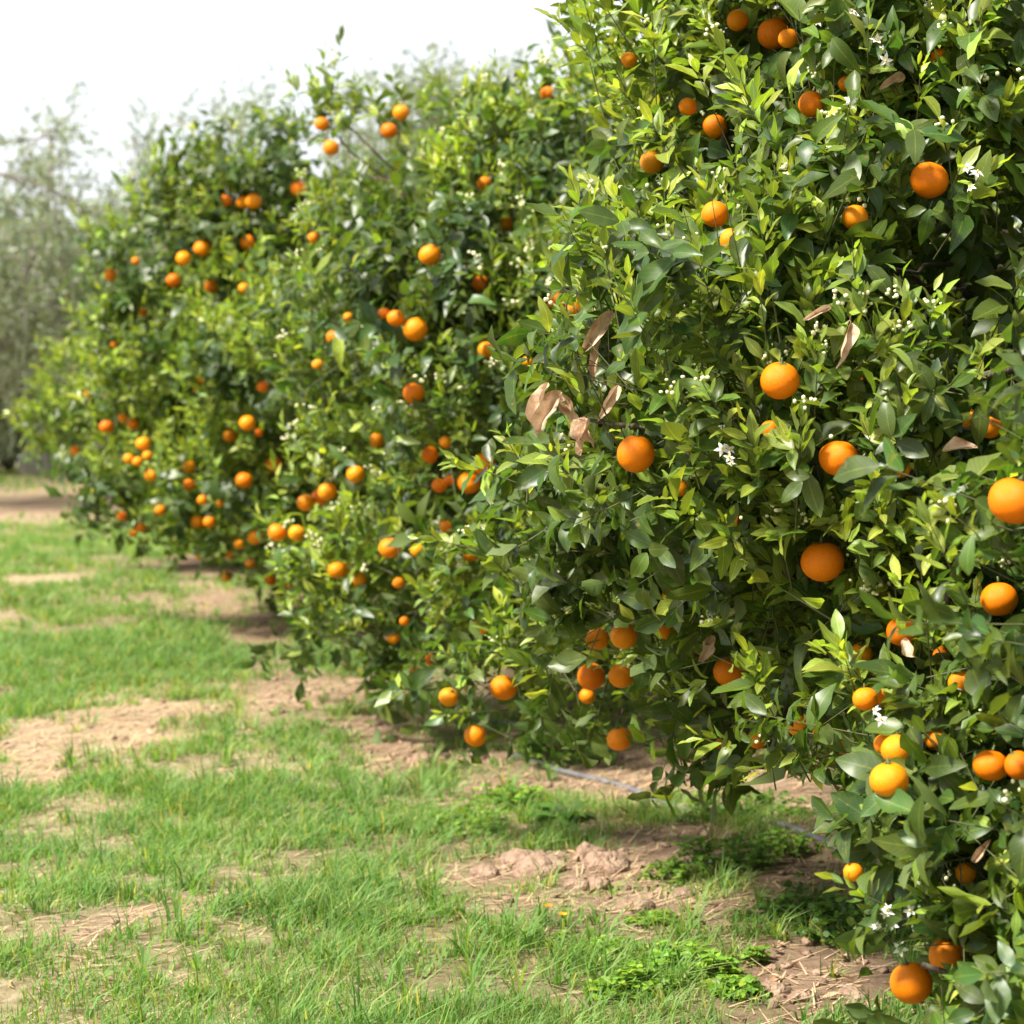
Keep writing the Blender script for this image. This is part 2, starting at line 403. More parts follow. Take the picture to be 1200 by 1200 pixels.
# and in tufts of longer, coarser blades
for (n, y0, y1, ww) in ((2600, 3.7, 7, .0045), (2600, 7, 12, .006), (1800, 12, 20, .008)):
    half = y1 * .24 + .6
    b = scatter(n, -half, min(half, 2.6), y0, y1); b = b[in_view(b)]
    g, s = cover(b); big = vnoise(b, .5, 36)
    keep = R.random(len(b)) < (.12 + .88 * g) * np.clip(big * 2 - .45, .15, 1)
    b, g, big = b[keep], g[keep], big[keep]
    m_ = 16; n = len(b)
    hd = R.uniform(0, 6.28, (n, m_))
    rad = np.abs(R.normal(0, .018, (n, m_)))
    p2 = b[:, None] + np.stack([np.cos(hd), np.sin(hd)], -1) * rad[..., None]
    hh = (R.uniform(.05, .16, n) * (.5 + .6 * big))[:, None] * R.uniform(.45, 1.15, (n, m_))
    hue = (vnoise(b, .6, 44) * .7 + R.normal(0, .12, n))[:, None] + R.normal(0, .1, (n, m_))
    hue = np.clip(hue, 0, .82); dry = R.random((n, m_)) < .13; hue[dry] = R.uniform(.86, 1, dry.sum())
    p2 = p2.reshape(-1, 2)
    blades(grass, np.column_stack([p2, gheight(p2) - .004]), hh.ravel(), ww * R.uniform(.6, 1.5, n * m_), R.uniform(.15, 1.5, n * m_), (hd + R.normal(0, .6, (n, m_))).ravel(),
           np.column_stack([hue.ravel(), np.repeat(np.clip(.3 + .5 * vnoise(b, .7, 45), 0, 1), m_), R.uniform(.1, .9, n * m_)]))
tag(grass.build('grass', M_GRASS), 'short bright green grass growing in uneven patches beside the orange trees', 'grass', kind='stuff')

# straw lying flat on the bare patches, mostly on the pale ones
straw = Bag()
b = scatter(150000, -4.2, 2.4, 3.8, 14)
b = b[in_view(b, .4)]
g, s = cover(b)
keep = R.random(len(b)) < (1 - g) * (.1 + .9 * s) * .8 + .12
b = b[keep]; n = len(b)
h = R.uniform(.03, .11, n)
base = np.column_stack([b, gheight(b) + .003])
hd = R.normal(0.2, .9, n)
d = np.stack([np.cos(hd), np.sin(hd), R.normal(.03, .08, n)], -1); sd = np.stack([-np.sin(hd), np.cos(hd), np.zeros(n)], -1)
w = R.uniform(.0012, .003, n)
v = np.stack([base - sd * w[:, None], base + sd * w[:, None], base + d * h[:, None] + sd * w[:, None] * .5 + [0, 0, .004], base + d * h[:, None] - sd * w[:, None] * .5 + [0, 0, .004]], 1).reshape(-1, 3)
straw.add(v, np.arange(n * 4).reshape(-1, 4), np.repeat(R.uniform(0, 1, (n, 3)), 4, 0))
tag(straw.build('straw', M_STRAW), 'dry tan straw and mown stalks lying on the bare patches', 'straw', kind='stuff')


# ------------------------------------------------------------------ leaves
def leaf_template(us, cross):
    us = np.asarray(us, float); vs = np.asarray(cross, float)
    U, V = np.meshgrid(us, vs, indexing='ij')
    nu, nv = U.shape
    i = np.arange(nu - 1)[:, None] * nv + np.arange(nv - 1)[None]
    q = np.stack([i, i + 1, i + nv + 1, i + nv], -1).reshape(-1, 4)
    return U.ravel(), V.ravel(), q


T_NEAR = leaf_template([0, .1, .27, .45, .63, .82, 1], [-1, 0, 1])
T_MID = leaf_template([0, .25, .6, 1], [-1, 0, 1])
T_FAR = leaf_template([0, .45, 1], [-1, 1])


def add_leaves(bag, tpl, p, a, n, Ln, Wd, curl, fold, tint, wav=0.0, sharp=1.0):
    U, V, q = tpl
    s = norm(np.cross(a, n)); n = np.cross(s, a)
    prof = (np.sin(np.pi * np.clip(U, .012, .985) ** .88)) ** (.85 * sharp)
    k = len(p)
    ph = R.uniform(0, 6.28, k)
    lat = (Wd[:, None] / 2) * (V * prof)[None]
    up = -curl[:, None] * Ln[:, None] * (U ** 2)[None] + fold[:, None] * np.abs(lat) + wav * np.sin(U[None] * 9 + ph[:, None] + V[None] * 2) * np.abs(lat)
    al = Ln[:, None] * (U - .25 * np.abs(curl[:, None]) * U ** 2)
    v = p[:, None] + a[:, None] * al[..., None] + s[:, None] * lat[..., None] + n[:, None] * up[..., None]
    m = len(U)
    f = (np.arange(k)[:, None, None] * m + q[None]).reshape(-1, 4)
    uv = np.tile(np.stack([V * .5 + .5, U], -1), (k, 1))
    bag.add(v.reshape(-1, 3), f, np.repeat(tint, m, 0), uv)


# ------------------------------------------------------------------ crowns
class Crown:
    """a crown as a union of ellipsoids; the leaves grow on shoots all through its outer shell"""
    def __init__(self, main, lobes):
        self.c = np.array([m[0] for m in main] + [at(a, b, d) for a, b, d, r in lobes], float)
        self.r = np.array([m[1] for m in main] + [(r, r * 1.1, r) for a, b, d, r in lobes], float)

    def level(self, p):
        q = ((p[:, None] - self.c[None]) / self.r[None])
        return np.sqrt((q ** 2).sum(-1)).min(1)

    def hit(self, px, py):
        """first distance along the view ray through that picture position"""
        d = ray(px, py); best = None
        for c, r in zip(self.c, self.r):
            o = (CAM - c) / r; v = d / r
            A, B, C = v @ v, 2 * o @ v, o @ o - 1
            D = B * B - 4 * A * C
            if D > 0:
                t = (-B - math.sqrt(D)) / (2 * A)
                if t > 0 and (best is None or t < best): best = t
        if best is None:    # just beside the outline: the point of the ray nearest to the crown
            ts = np.linspace(2, 20, 400)
            best = ts[np.argmin(self.level(CAM + d[None] * ts[:, None]))]
        return best

    def bump(self, p):
        return (vnoise(p, .5, 55) - .5) * .42 + (vnoise(p, .22, 56) - .5) * .16

    def normal(self, p):
        q = (p[:, None] - self.c[None]) / self.r[None]
        k = np.sqrt((q ** 2).sum(-1)).argmin(1)
        i = np.arange(len(p))
        return norm(q[i, k] / self.r[k])

    gap_at = .49

    def shoots(self, per_m2, back, depth):
        P, Nn, Dp = [], [], []
        for c, r in zip(self.c, self.r):
            area = 4 * math.pi * (((r[0] * r[1]) ** 1.6 + (r[0] * r[2]) ** 1.6 + (r[1] * r[2]) ** 1.6) / 3) ** (1 / 1.6)
            n = int(area * per_m2)
            u = norm(R.normal(size=(n, 3)))
            dep = np.clip(R.exponential(depth, n) - .1, -.1, .6)
            nn = norm(u / r)
            big = np.clip(r.min() / .5, .3, 1)
            p = c + u * (r - np.minimum(dep, r.min() * .9)[:, None]) + nn * (self.bump(c + u * r) * big)[:, None]
            facing = (nn * norm(CAM - p)).sum(-1)
            keep = R.random(n) < np.where(facing > -.15, 1, back)
            other = np.ones(n) * 9
            q = np.sqrt((((p[:, None] - self.c[None]) / self.r[None]) ** 2).sum(-1))
            keep &= q.min(1) > .72 - .25 * R.random(n)
            keep &= p[:, 2] > .08
            P.append(p[keep]); Nn.append(nn[keep]); Dp.append(dep[keep])
        P, Nn, Dp = np.concatenate(P), np.concatenate(Nn), np.concatenate(Dp)
        # gaps and hollows between the boughs
        gap = vnoise(P, .34, 51) * .7 + vnoise(P, .13, 52) * .4
        k = (gap > self.gap_at + R.normal(0, .03, len(P))) | ((Dp > .28) & (R.random(len(P)) < .5))
        return P[k], Nn[k], Dp[k], gap[k]


key_near = True


def grow(crown, tpl, per_m2, leaf_len, back=.3, depth=.13, holes=(), nleaf=11, extra=(), scale=1.0, buds=0, flush_share=.5):
    """leaf bag, twig bag and bud positions of a crown"""
    P, Nn, Dp, gap = crown.shoots(per_m2, back, depth)
    n = len(P)
    up = np.array([0, 0, 1.])
    low = np.clip((1.0 - P[:, 2]) / 1.0, 0, 1)
    patch = vnoise(P, .28, 65) * .6 + vnoise(P, .6, 66) * .4
    age = np.where((R.random(n) < np.clip(flush_share + (patch - .47) * 4, .04, .97) * (1.1 - low * .3)) & (Dp < .1), 1., 0.)     # 1: a spring flush of pale young leaves
    D = norm(Nn * .8 + up * (.25 + .75 * age - .7 * low * (1 - age))[:, None] + R.normal(0, .36, (n, 3)))
    sl = R.uniform(.10, .24, n) * scale
    if len(extra):
        e = np.array([at(x, y, d) for x, y, d, *_ in extra]); ed = norm(np.array([x[3] for x in extra], float))
        P = np.concatenate([P, e]); D = np.concatenate([D, ed]); age = np.concatenate([age, [x[4] for x in extra]]); sl = np.concatenate([sl, [x[5] for x in extra]])
        Dp = np.concatenate([Dp, np.full(len(e), -.1)])
    fresh_var = vnoise(P, .5, 61)
    n = len(P)
    ref = np.where(np.abs(D[:, 2:3]) < .9, up[None], np.array([[1., 0, 0]]))
    A = norm(np.cross(D, ref)); B = np.cross(D, A)
    bag, twig = Bag(), Bag()
    pos, ax, nr, Ls, Ws, cu, fo, ti = [], [], [], [], [], [], [], []
    ph0 = R.uniform(0, 6.28, n)
    for k in range(nleaf):
        t = (k + .6) / nleaf
        tt = np.clip(t + R.normal(0, .03, n), 0, 1)
        young = np.clip(age * (.25 + 1.0 * tt) + R.normal(0, .08, n), 0, 1)
        ph = ph0 + k * 2.4 + R.normal(0, .3, n)
        rad = A * np.cos(ph)[:, None] + B * np.sin(ph)[:, None]
        open_ = np.radians(np.where(age > .5, 68 - 50 * tt, 88 - 30 * tt) + R.normal(0, 13, n))
        a = norm(D * np.cos(open_)[:, None] + rad * np.sin(open_)[:, None] - up * (np.where(age > .5, .05, .35) * R.random(n))[:, None])
        nn = norm(D * np.sin(open_)[:, None] - rad * np.cos(open_)[:, None] + up * .35 + R.normal(0, .28, (n, 3)))
        ok = R.random(n) < np.where(age > .5, .98, .88)
        ln = leaf_len * np.clip(R.lognormal(-.05, .3, n), .45, 1.65) * (1 - .42 * young * tt)
        p = P + D * (sl * tt)[:, None] + rad * .006
        for lst, val in ((pos, p), (ax, a), (nr, nn), (Ls, ln), (Ws, ln * (R.uniform(.42, .58, n) * (1 - .28 * young))), (cu, R.normal(.16, .3, n) * (1 - .4 * young)), (fo, R.uniform(.05, .75, n))):
            lst.append(val[ok])
        a_ = np.clip(.14 + .62 * young * (.6 + .6 * fresh_var) + R.normal(0, .1, n) + .12 * fresh_var, 0, 1)
        old = R.random(n) < .025
        a_ = np.where(old, R.uniform(.75, 1, n), a_)
        ti.append(np.column_stack([a_, R.random(n), R.random(n)])[ok])
    pos, ax, nr, Ls, Ws, cu, fo, ti = (np.concatenate(x) for x in (pos, ax, nr, Ls, Ws, cu, fo, ti))
    # room round the fruit: no leaf grows through it, and those on the outer side are fewer
    mid = pos + ax * (Ls * .5)[:, None]
    keep = np.ones(len(pos), bool)
    for (c, rad, outward, vis) in holes:
        for q, rr in ((mid, 1.22), (pos, 1.08), (pos + ax * (Ls * .95)[:, None], 1.08)):
            d = q - c
            keep &= np.linalg.norm(d, axis=1) > rad * rr
            t = d @ outward
            side = np.linalg.norm(d - t[:, None] * outward, axis=1)
            lim = rad * (rr if vis >= .75 else rr * (vis * .8 + (.25 if key_near else .42))) + (.014 if vis >= .75 else 0)
            keep &= ~((t > 0) & (t < 1.7) & (side < lim))
    pos, ax, nr, Ls, Ws, cu, fo, ti = (x[keep] for x in (pos, ax, nr, Ls, Ws, cu, fo, ti))
    add_leaves(bag, tpl, pos, ax, nr, Ls, Ws, cu, fo, ti, wav=.22)
    # stems of the shoots
    if tpl is not T_FAR:
        e0, e1 = P - D * .1, P + D * (sl * .95)[:, None]
        ok = np.ones(n, bool)
        for (c, rad, outward, vis) in holes:
            for q in (e0, (e0 + e1) / 2, e1, e0 * .75 + e1 * .25, e0 * .25 + e1 * .75):
                d = q - c; t = d @ outward
                side = np.linalg.norm(d - t[:, None] * outward, axis=1)
                ok &= ~((np.linalg.norm(d, axis=1) < rad * 1.1) | ((t > 0) & (t < .9) & (side < rad * (1.15 if vis > .85 else .8))))
        e0, e1, A, B = e0[ok], e1[ok], A[ok], B[ok]
        w = .0017 * scale
        rows = []
        for e, ww in ((e0, w * 1.5), (e1, w * .6)):
            for q in range(3):
                an = q * 2.094
                rows.append(e + (A * math.cos(an) + B * math.sin(an)) * ww)
        v = np.stack(rows, 1).reshape(-1, 3)
        o = np.arange(len(e0))[:, None] * 6
        f = np.concatenate([o + np.array([0, 1, 4, 3]), o + np.array([1, 2, 5, 4]), o + np.array([2, 0, 3, 5])])
        twig.add(v, f)
    bud = None
    if buds:
        sel = np.where((age > .5) & (Dp < .1) & (R.random(n) < buds))[0]
        bl = []
        for j in sel:
            m_ = R.integers(4, 10)
            c = P[j] + D[j] * sl[j] * R.uniform(.75, 1.25)
            bl.append(c + R.normal(0, .012 * scale, (m_, 3)))
        bud = np.concatenate(bl)
        for (c, rad, outward, vis) in holes:
            d = bud - c; t = d @ outward
            bud = bud[~((np.linalg.norm(d, axis=1) < rad * 1.1) | ((t > 0) & (t < .9) & (np.linalg.norm(d - t[:, None] * outward, axis=1) < rad * 1.1)))]
    return bag, twig, bud


ICO_V = []
t = (1 + 5 ** .5) / 2
ICO_V = norm(np.array([(-1, t, 0), (1, t, 0), (-1, -t, 0), (1, -t, 0), (0, -1, t), (0, 1, t), (0, -1, -t), (0, 1, -t), (t, 0, -1), (t, 0, 1), (-t, 0, -1), (-t, 0, 1)], float))
ICO_F = np.array([(0, 11, 5), (0, 5, 1), (0, 1, 7), (0, 7, 10), (0, 10, 11), (1, 5, 9), (5, 11, 4), (11, 10, 2), (10, 7, 6), (7, 1, 8), (3, 9, 4), (3, 4, 2), (3, 2, 6), (3, 6, 8), (3, 8, 9), (4, 9, 5), (2, 4, 11), (6, 2, 10), (8, 6, 7), (9, 8, 1)])


def beads(name, pts, rad, mat, parent, origin):
    k = len(pts)
    v = (pts[:, None] - origin + ICO_V[None] * (rad * R.uniform(.7, 1.25, (k, 1, 1))) * R.uniform(.85, 1.25, (k, 1, 3))).reshape(-1, 3)
    f = (np.arange(k)[:, None, None] * 12 + ICO_F[None]).reshape(-1, 3)
    o = obj(name, mesh_data(name, v, f, mat), parent)
    return o


def trunk_of(crown, base, mat, name, parent, height, limbs=26, r0=.075):
    bag = Bag()
    base = np.array([base[0], base[1], -.05])
    fork = base + [R.normal(0, .04), R.normal(0, .04), height]
    q = np.linspace(0, 1, 6)[:, None]
    pts = base + (fork - base) * q + np.sin(q * 3.1) * np.array([.03, .02, 0])
    tube(bag, pts, np.linspace(r0 * 1.25, r0 * .9, 6), 10)
    cc, rr = crown.c[0], crown.r[0]
    mains = []
    for j in range(5):
        an = j * 1.257 + R.uniform(-.3, .3)
        tip = cc + rr * np.array([math.cos(an) * .45, math.sin(an) * .45, R.uniform(-.05, .45)])
        q = np.linspace(0, 1, 7)[:, None]
        mid = (fork + tip) / 2 + [0, 0, -.12] + R.normal(0, .05, 3)
        pts = (1 - q) ** 2 * (fork - [0, 0, .06]) + 2 * q * (1 - q) * mid + q * q * tip
        tube(bag, pts, np.linspace(r0 * .62, r0 * .3, 7), 8)
        mains.append(pts)
    for j in range(limbs):
        pts0 = mains[j % 5]; s = pts0[R.integers(2, 7)]
        u = norm(R.normal(size=3) + np.array([0, -.5, -.1]))
        tip = cc + u * rr * R.uniform(.75, .95)
        if tip[2] < .25: tip[2] = .3
        q = np.linspace(0, 1, 7)[:, None]
        mid = (s + tip) / 2 + R.normal(0, .1, 3) + [0, 0, .1]
        pts = (1 - q) ** 2 * s + 2 * q * (1 - q) * mid + q * q * tip
        tube(bag, pts, np.linspace(r0 * .28, r0 * .06, 7), 5)
    for c, r in zip(crown.c[1:], crown.r[1:]):          # a limb carries every outlying bough
        d = [np.linalg.norm(m_[-2] - c) for m_ in mains]; s = mains[int(np.argmin(d))][R.integers(2, 6)]
        q = np.linspace(0, 1, 7)[:, None]
        mid = (s + c) / 2 + [0, 0, .12] + R.normal(0, .06, 3)
        pts = (1 - q) ** 2 * s + 2 * q * (1 - q) * mid + q * q * (c + (c - s) * .1)
        q9 = np.linspace(0, 1, 16)[:, None]
        p9 = (1 - q9) ** 2 * s + 2 * q9 * (1 - q9) * mid + q9 * q9 * c
        p9 = p9 + np.stack([vnoise(p9, .16, 7 + k_) - .5 for k_ in range(3)], -1) * .11 * np.minimum(1, q9 * 5)
        tube(bag, p9, np.linspace(r0 * .24, r0 * .05, 16), 5)
    v = np.concatenate(bag.v) - parent_loc(parent)
    bag.v = [v]
    return bag.build(name, mat, parent)


def parent_loc(o):
    return np.array(o.location)


# ------------------------------------------------------------------ the five orange trees of the row
CROWNS = {
    'corner': Crown([((2.55, 3.6, 1.2), (1.25, 1.35, 1.1))],
        [(1175, 1060, 3.8, .1), (1160, 1120, 3.75, .1), (1255, 1000, 3.8, .2), (1270, 900, 3.8, .18), (1275, 620, 3.4, .11), (1100, 1000, 3.9, .05), (1240, 1160, 3.6, .15), (1130, 1170, 3.75, .06), (1400, 1080, 3.7, .34), (1370, 700, 3.5, .25), (1360, 950, 3.7, .25), (1115, 880, 3.95, .09), (1080, 925, 3.9, .05), (1105, 810, 4.0, .06), (1200, 830, 3.9, .14)]),
    'big': Crown([((1.8, 6.15, 1.5), (1.42, 1.5, 1.2))],
        [(745, 585, 5.1, .2), (765, 490, 4.75, .14), (860, 480, 4.6, .3), (960, 480, 4.5, .36), (1050, 300, 4.7, .42), (1130, 120, 4.9, .45), (910, 120, 5.4, .38), (860, 110, 5.9, .26), (1000, -40, 5.4, .45),
         (740, 720, 5.9, .2), (655, 765, 6.3, .11), (585, 780, 6.5, .08), (830, 735, 5.4, .2), (900, 760, 5.2, .16), (1000, 690, 4.6, .3), (1020, 830, 4.8, .12), (1060, 560, 4.3, .25), (1130, 500, 4.2, .25), (1150, 740, 4.3, .25), (1110, 850, 4.4, .15),
         (845, 330, 5.6, .2), (855, 200, 6, .15), (840, 90, 6.2, .12), (790, 75, 6.3, .05), (1180, 300, 4.6, .35), (850, 840, 5.3, .06), (800, 815, 5.5, .1), (900, 845, 5.1, .07), (620, 785, 6.3, .08), (700, 780, 6.1, .1), (560, 815, 6.5, .05), (670, 640, 5.6, .13), (870, 620, 4.9, .28), (770, 660, 5.3, .2)]),
    'middle': Crown([((.78, 9.2, 1.43), (1.3, 1.4, 1.13))],
        [(450, 670, 8.4, .24), (445, 560, 8.6, .25), (490, 710, 8.2, .2), (430, 400, 9, .3), (450, 270, 9.2, .3), (560, 225, 9.3, .3), (480, 225, 9.3, .26), (640, 205, 9.3, .26), (700, 185, 9.3, .24), (715, 270, 9, .3), (410, 205, 9.3, .18), (400, 715, 8.8, .16), (370, 630, 9, .18), (390, 125, 9.5, .06), (388, 150, 9.5, .06), (520, 620, 7.9, .26), (560, 480, 7.9, .3), (640, 350, 8.2, .3), (640, 130, 9.3, .06), (600, 640, 7.8, .26), (500, 380, 8.3, .3)]),
    'far': Crown([((-.68, 12.4, 1.32), (1.2, 1.4, 1.05))],
        [(195, 560, 11.8, .26), (180, 430, 12, .3), (200, 320, 12.2, .32), (300, 270, 12.2, .28), (290, 580, 11.4, .28), (225, 590, 11.6, .2), (350, 250, 12, .28), (330, 450, 11.3, .35), (235, 220, 12.3, .05), (340, 180, 12.2, .06), (265, 240, 12.2, .22), (215, 275, 12.2, .2), (165, 320, 12.3, .18), (330, 220, 12, .22), (150, 480, 12, .2), (345, 195, 12.2, .14), (140, 560, 12, .16), (130, 400, 12.1, .14)]),
    'end': Crown([((-1.95, 15.6, 1.2), (.85, 1.3, .9))],
        [(125, 470, 15, .26), (100, 510, 15, .22), (95, 460, 15, .2), (160, 320, 15.4, .24), (130, 350, 15.3, .15), (75, 490, 15, .12), (60, 510, 15, .1), (90, 440, 15.1, .15)]),
}
CROWNS['middle'].gap_at, CROWNS['far'].gap_at, CROWNS['end'].gap_at = .46, .42, .40
TREE_LABEL = {
    'corner': 'orange tree reaching in from the lower right corner, nearest of the row',
    'big': 'large sharply seen orange tree with white blossoms filling the right half',
    'middle': 'middle orange tree of the row, behind the curled dead leaves of the big tree',
    'far': 'fourth orange tree along the row, loaded with small blurred oranges',
    'end': 'farthest orange tree at the left end of the row, beside the olives',
}

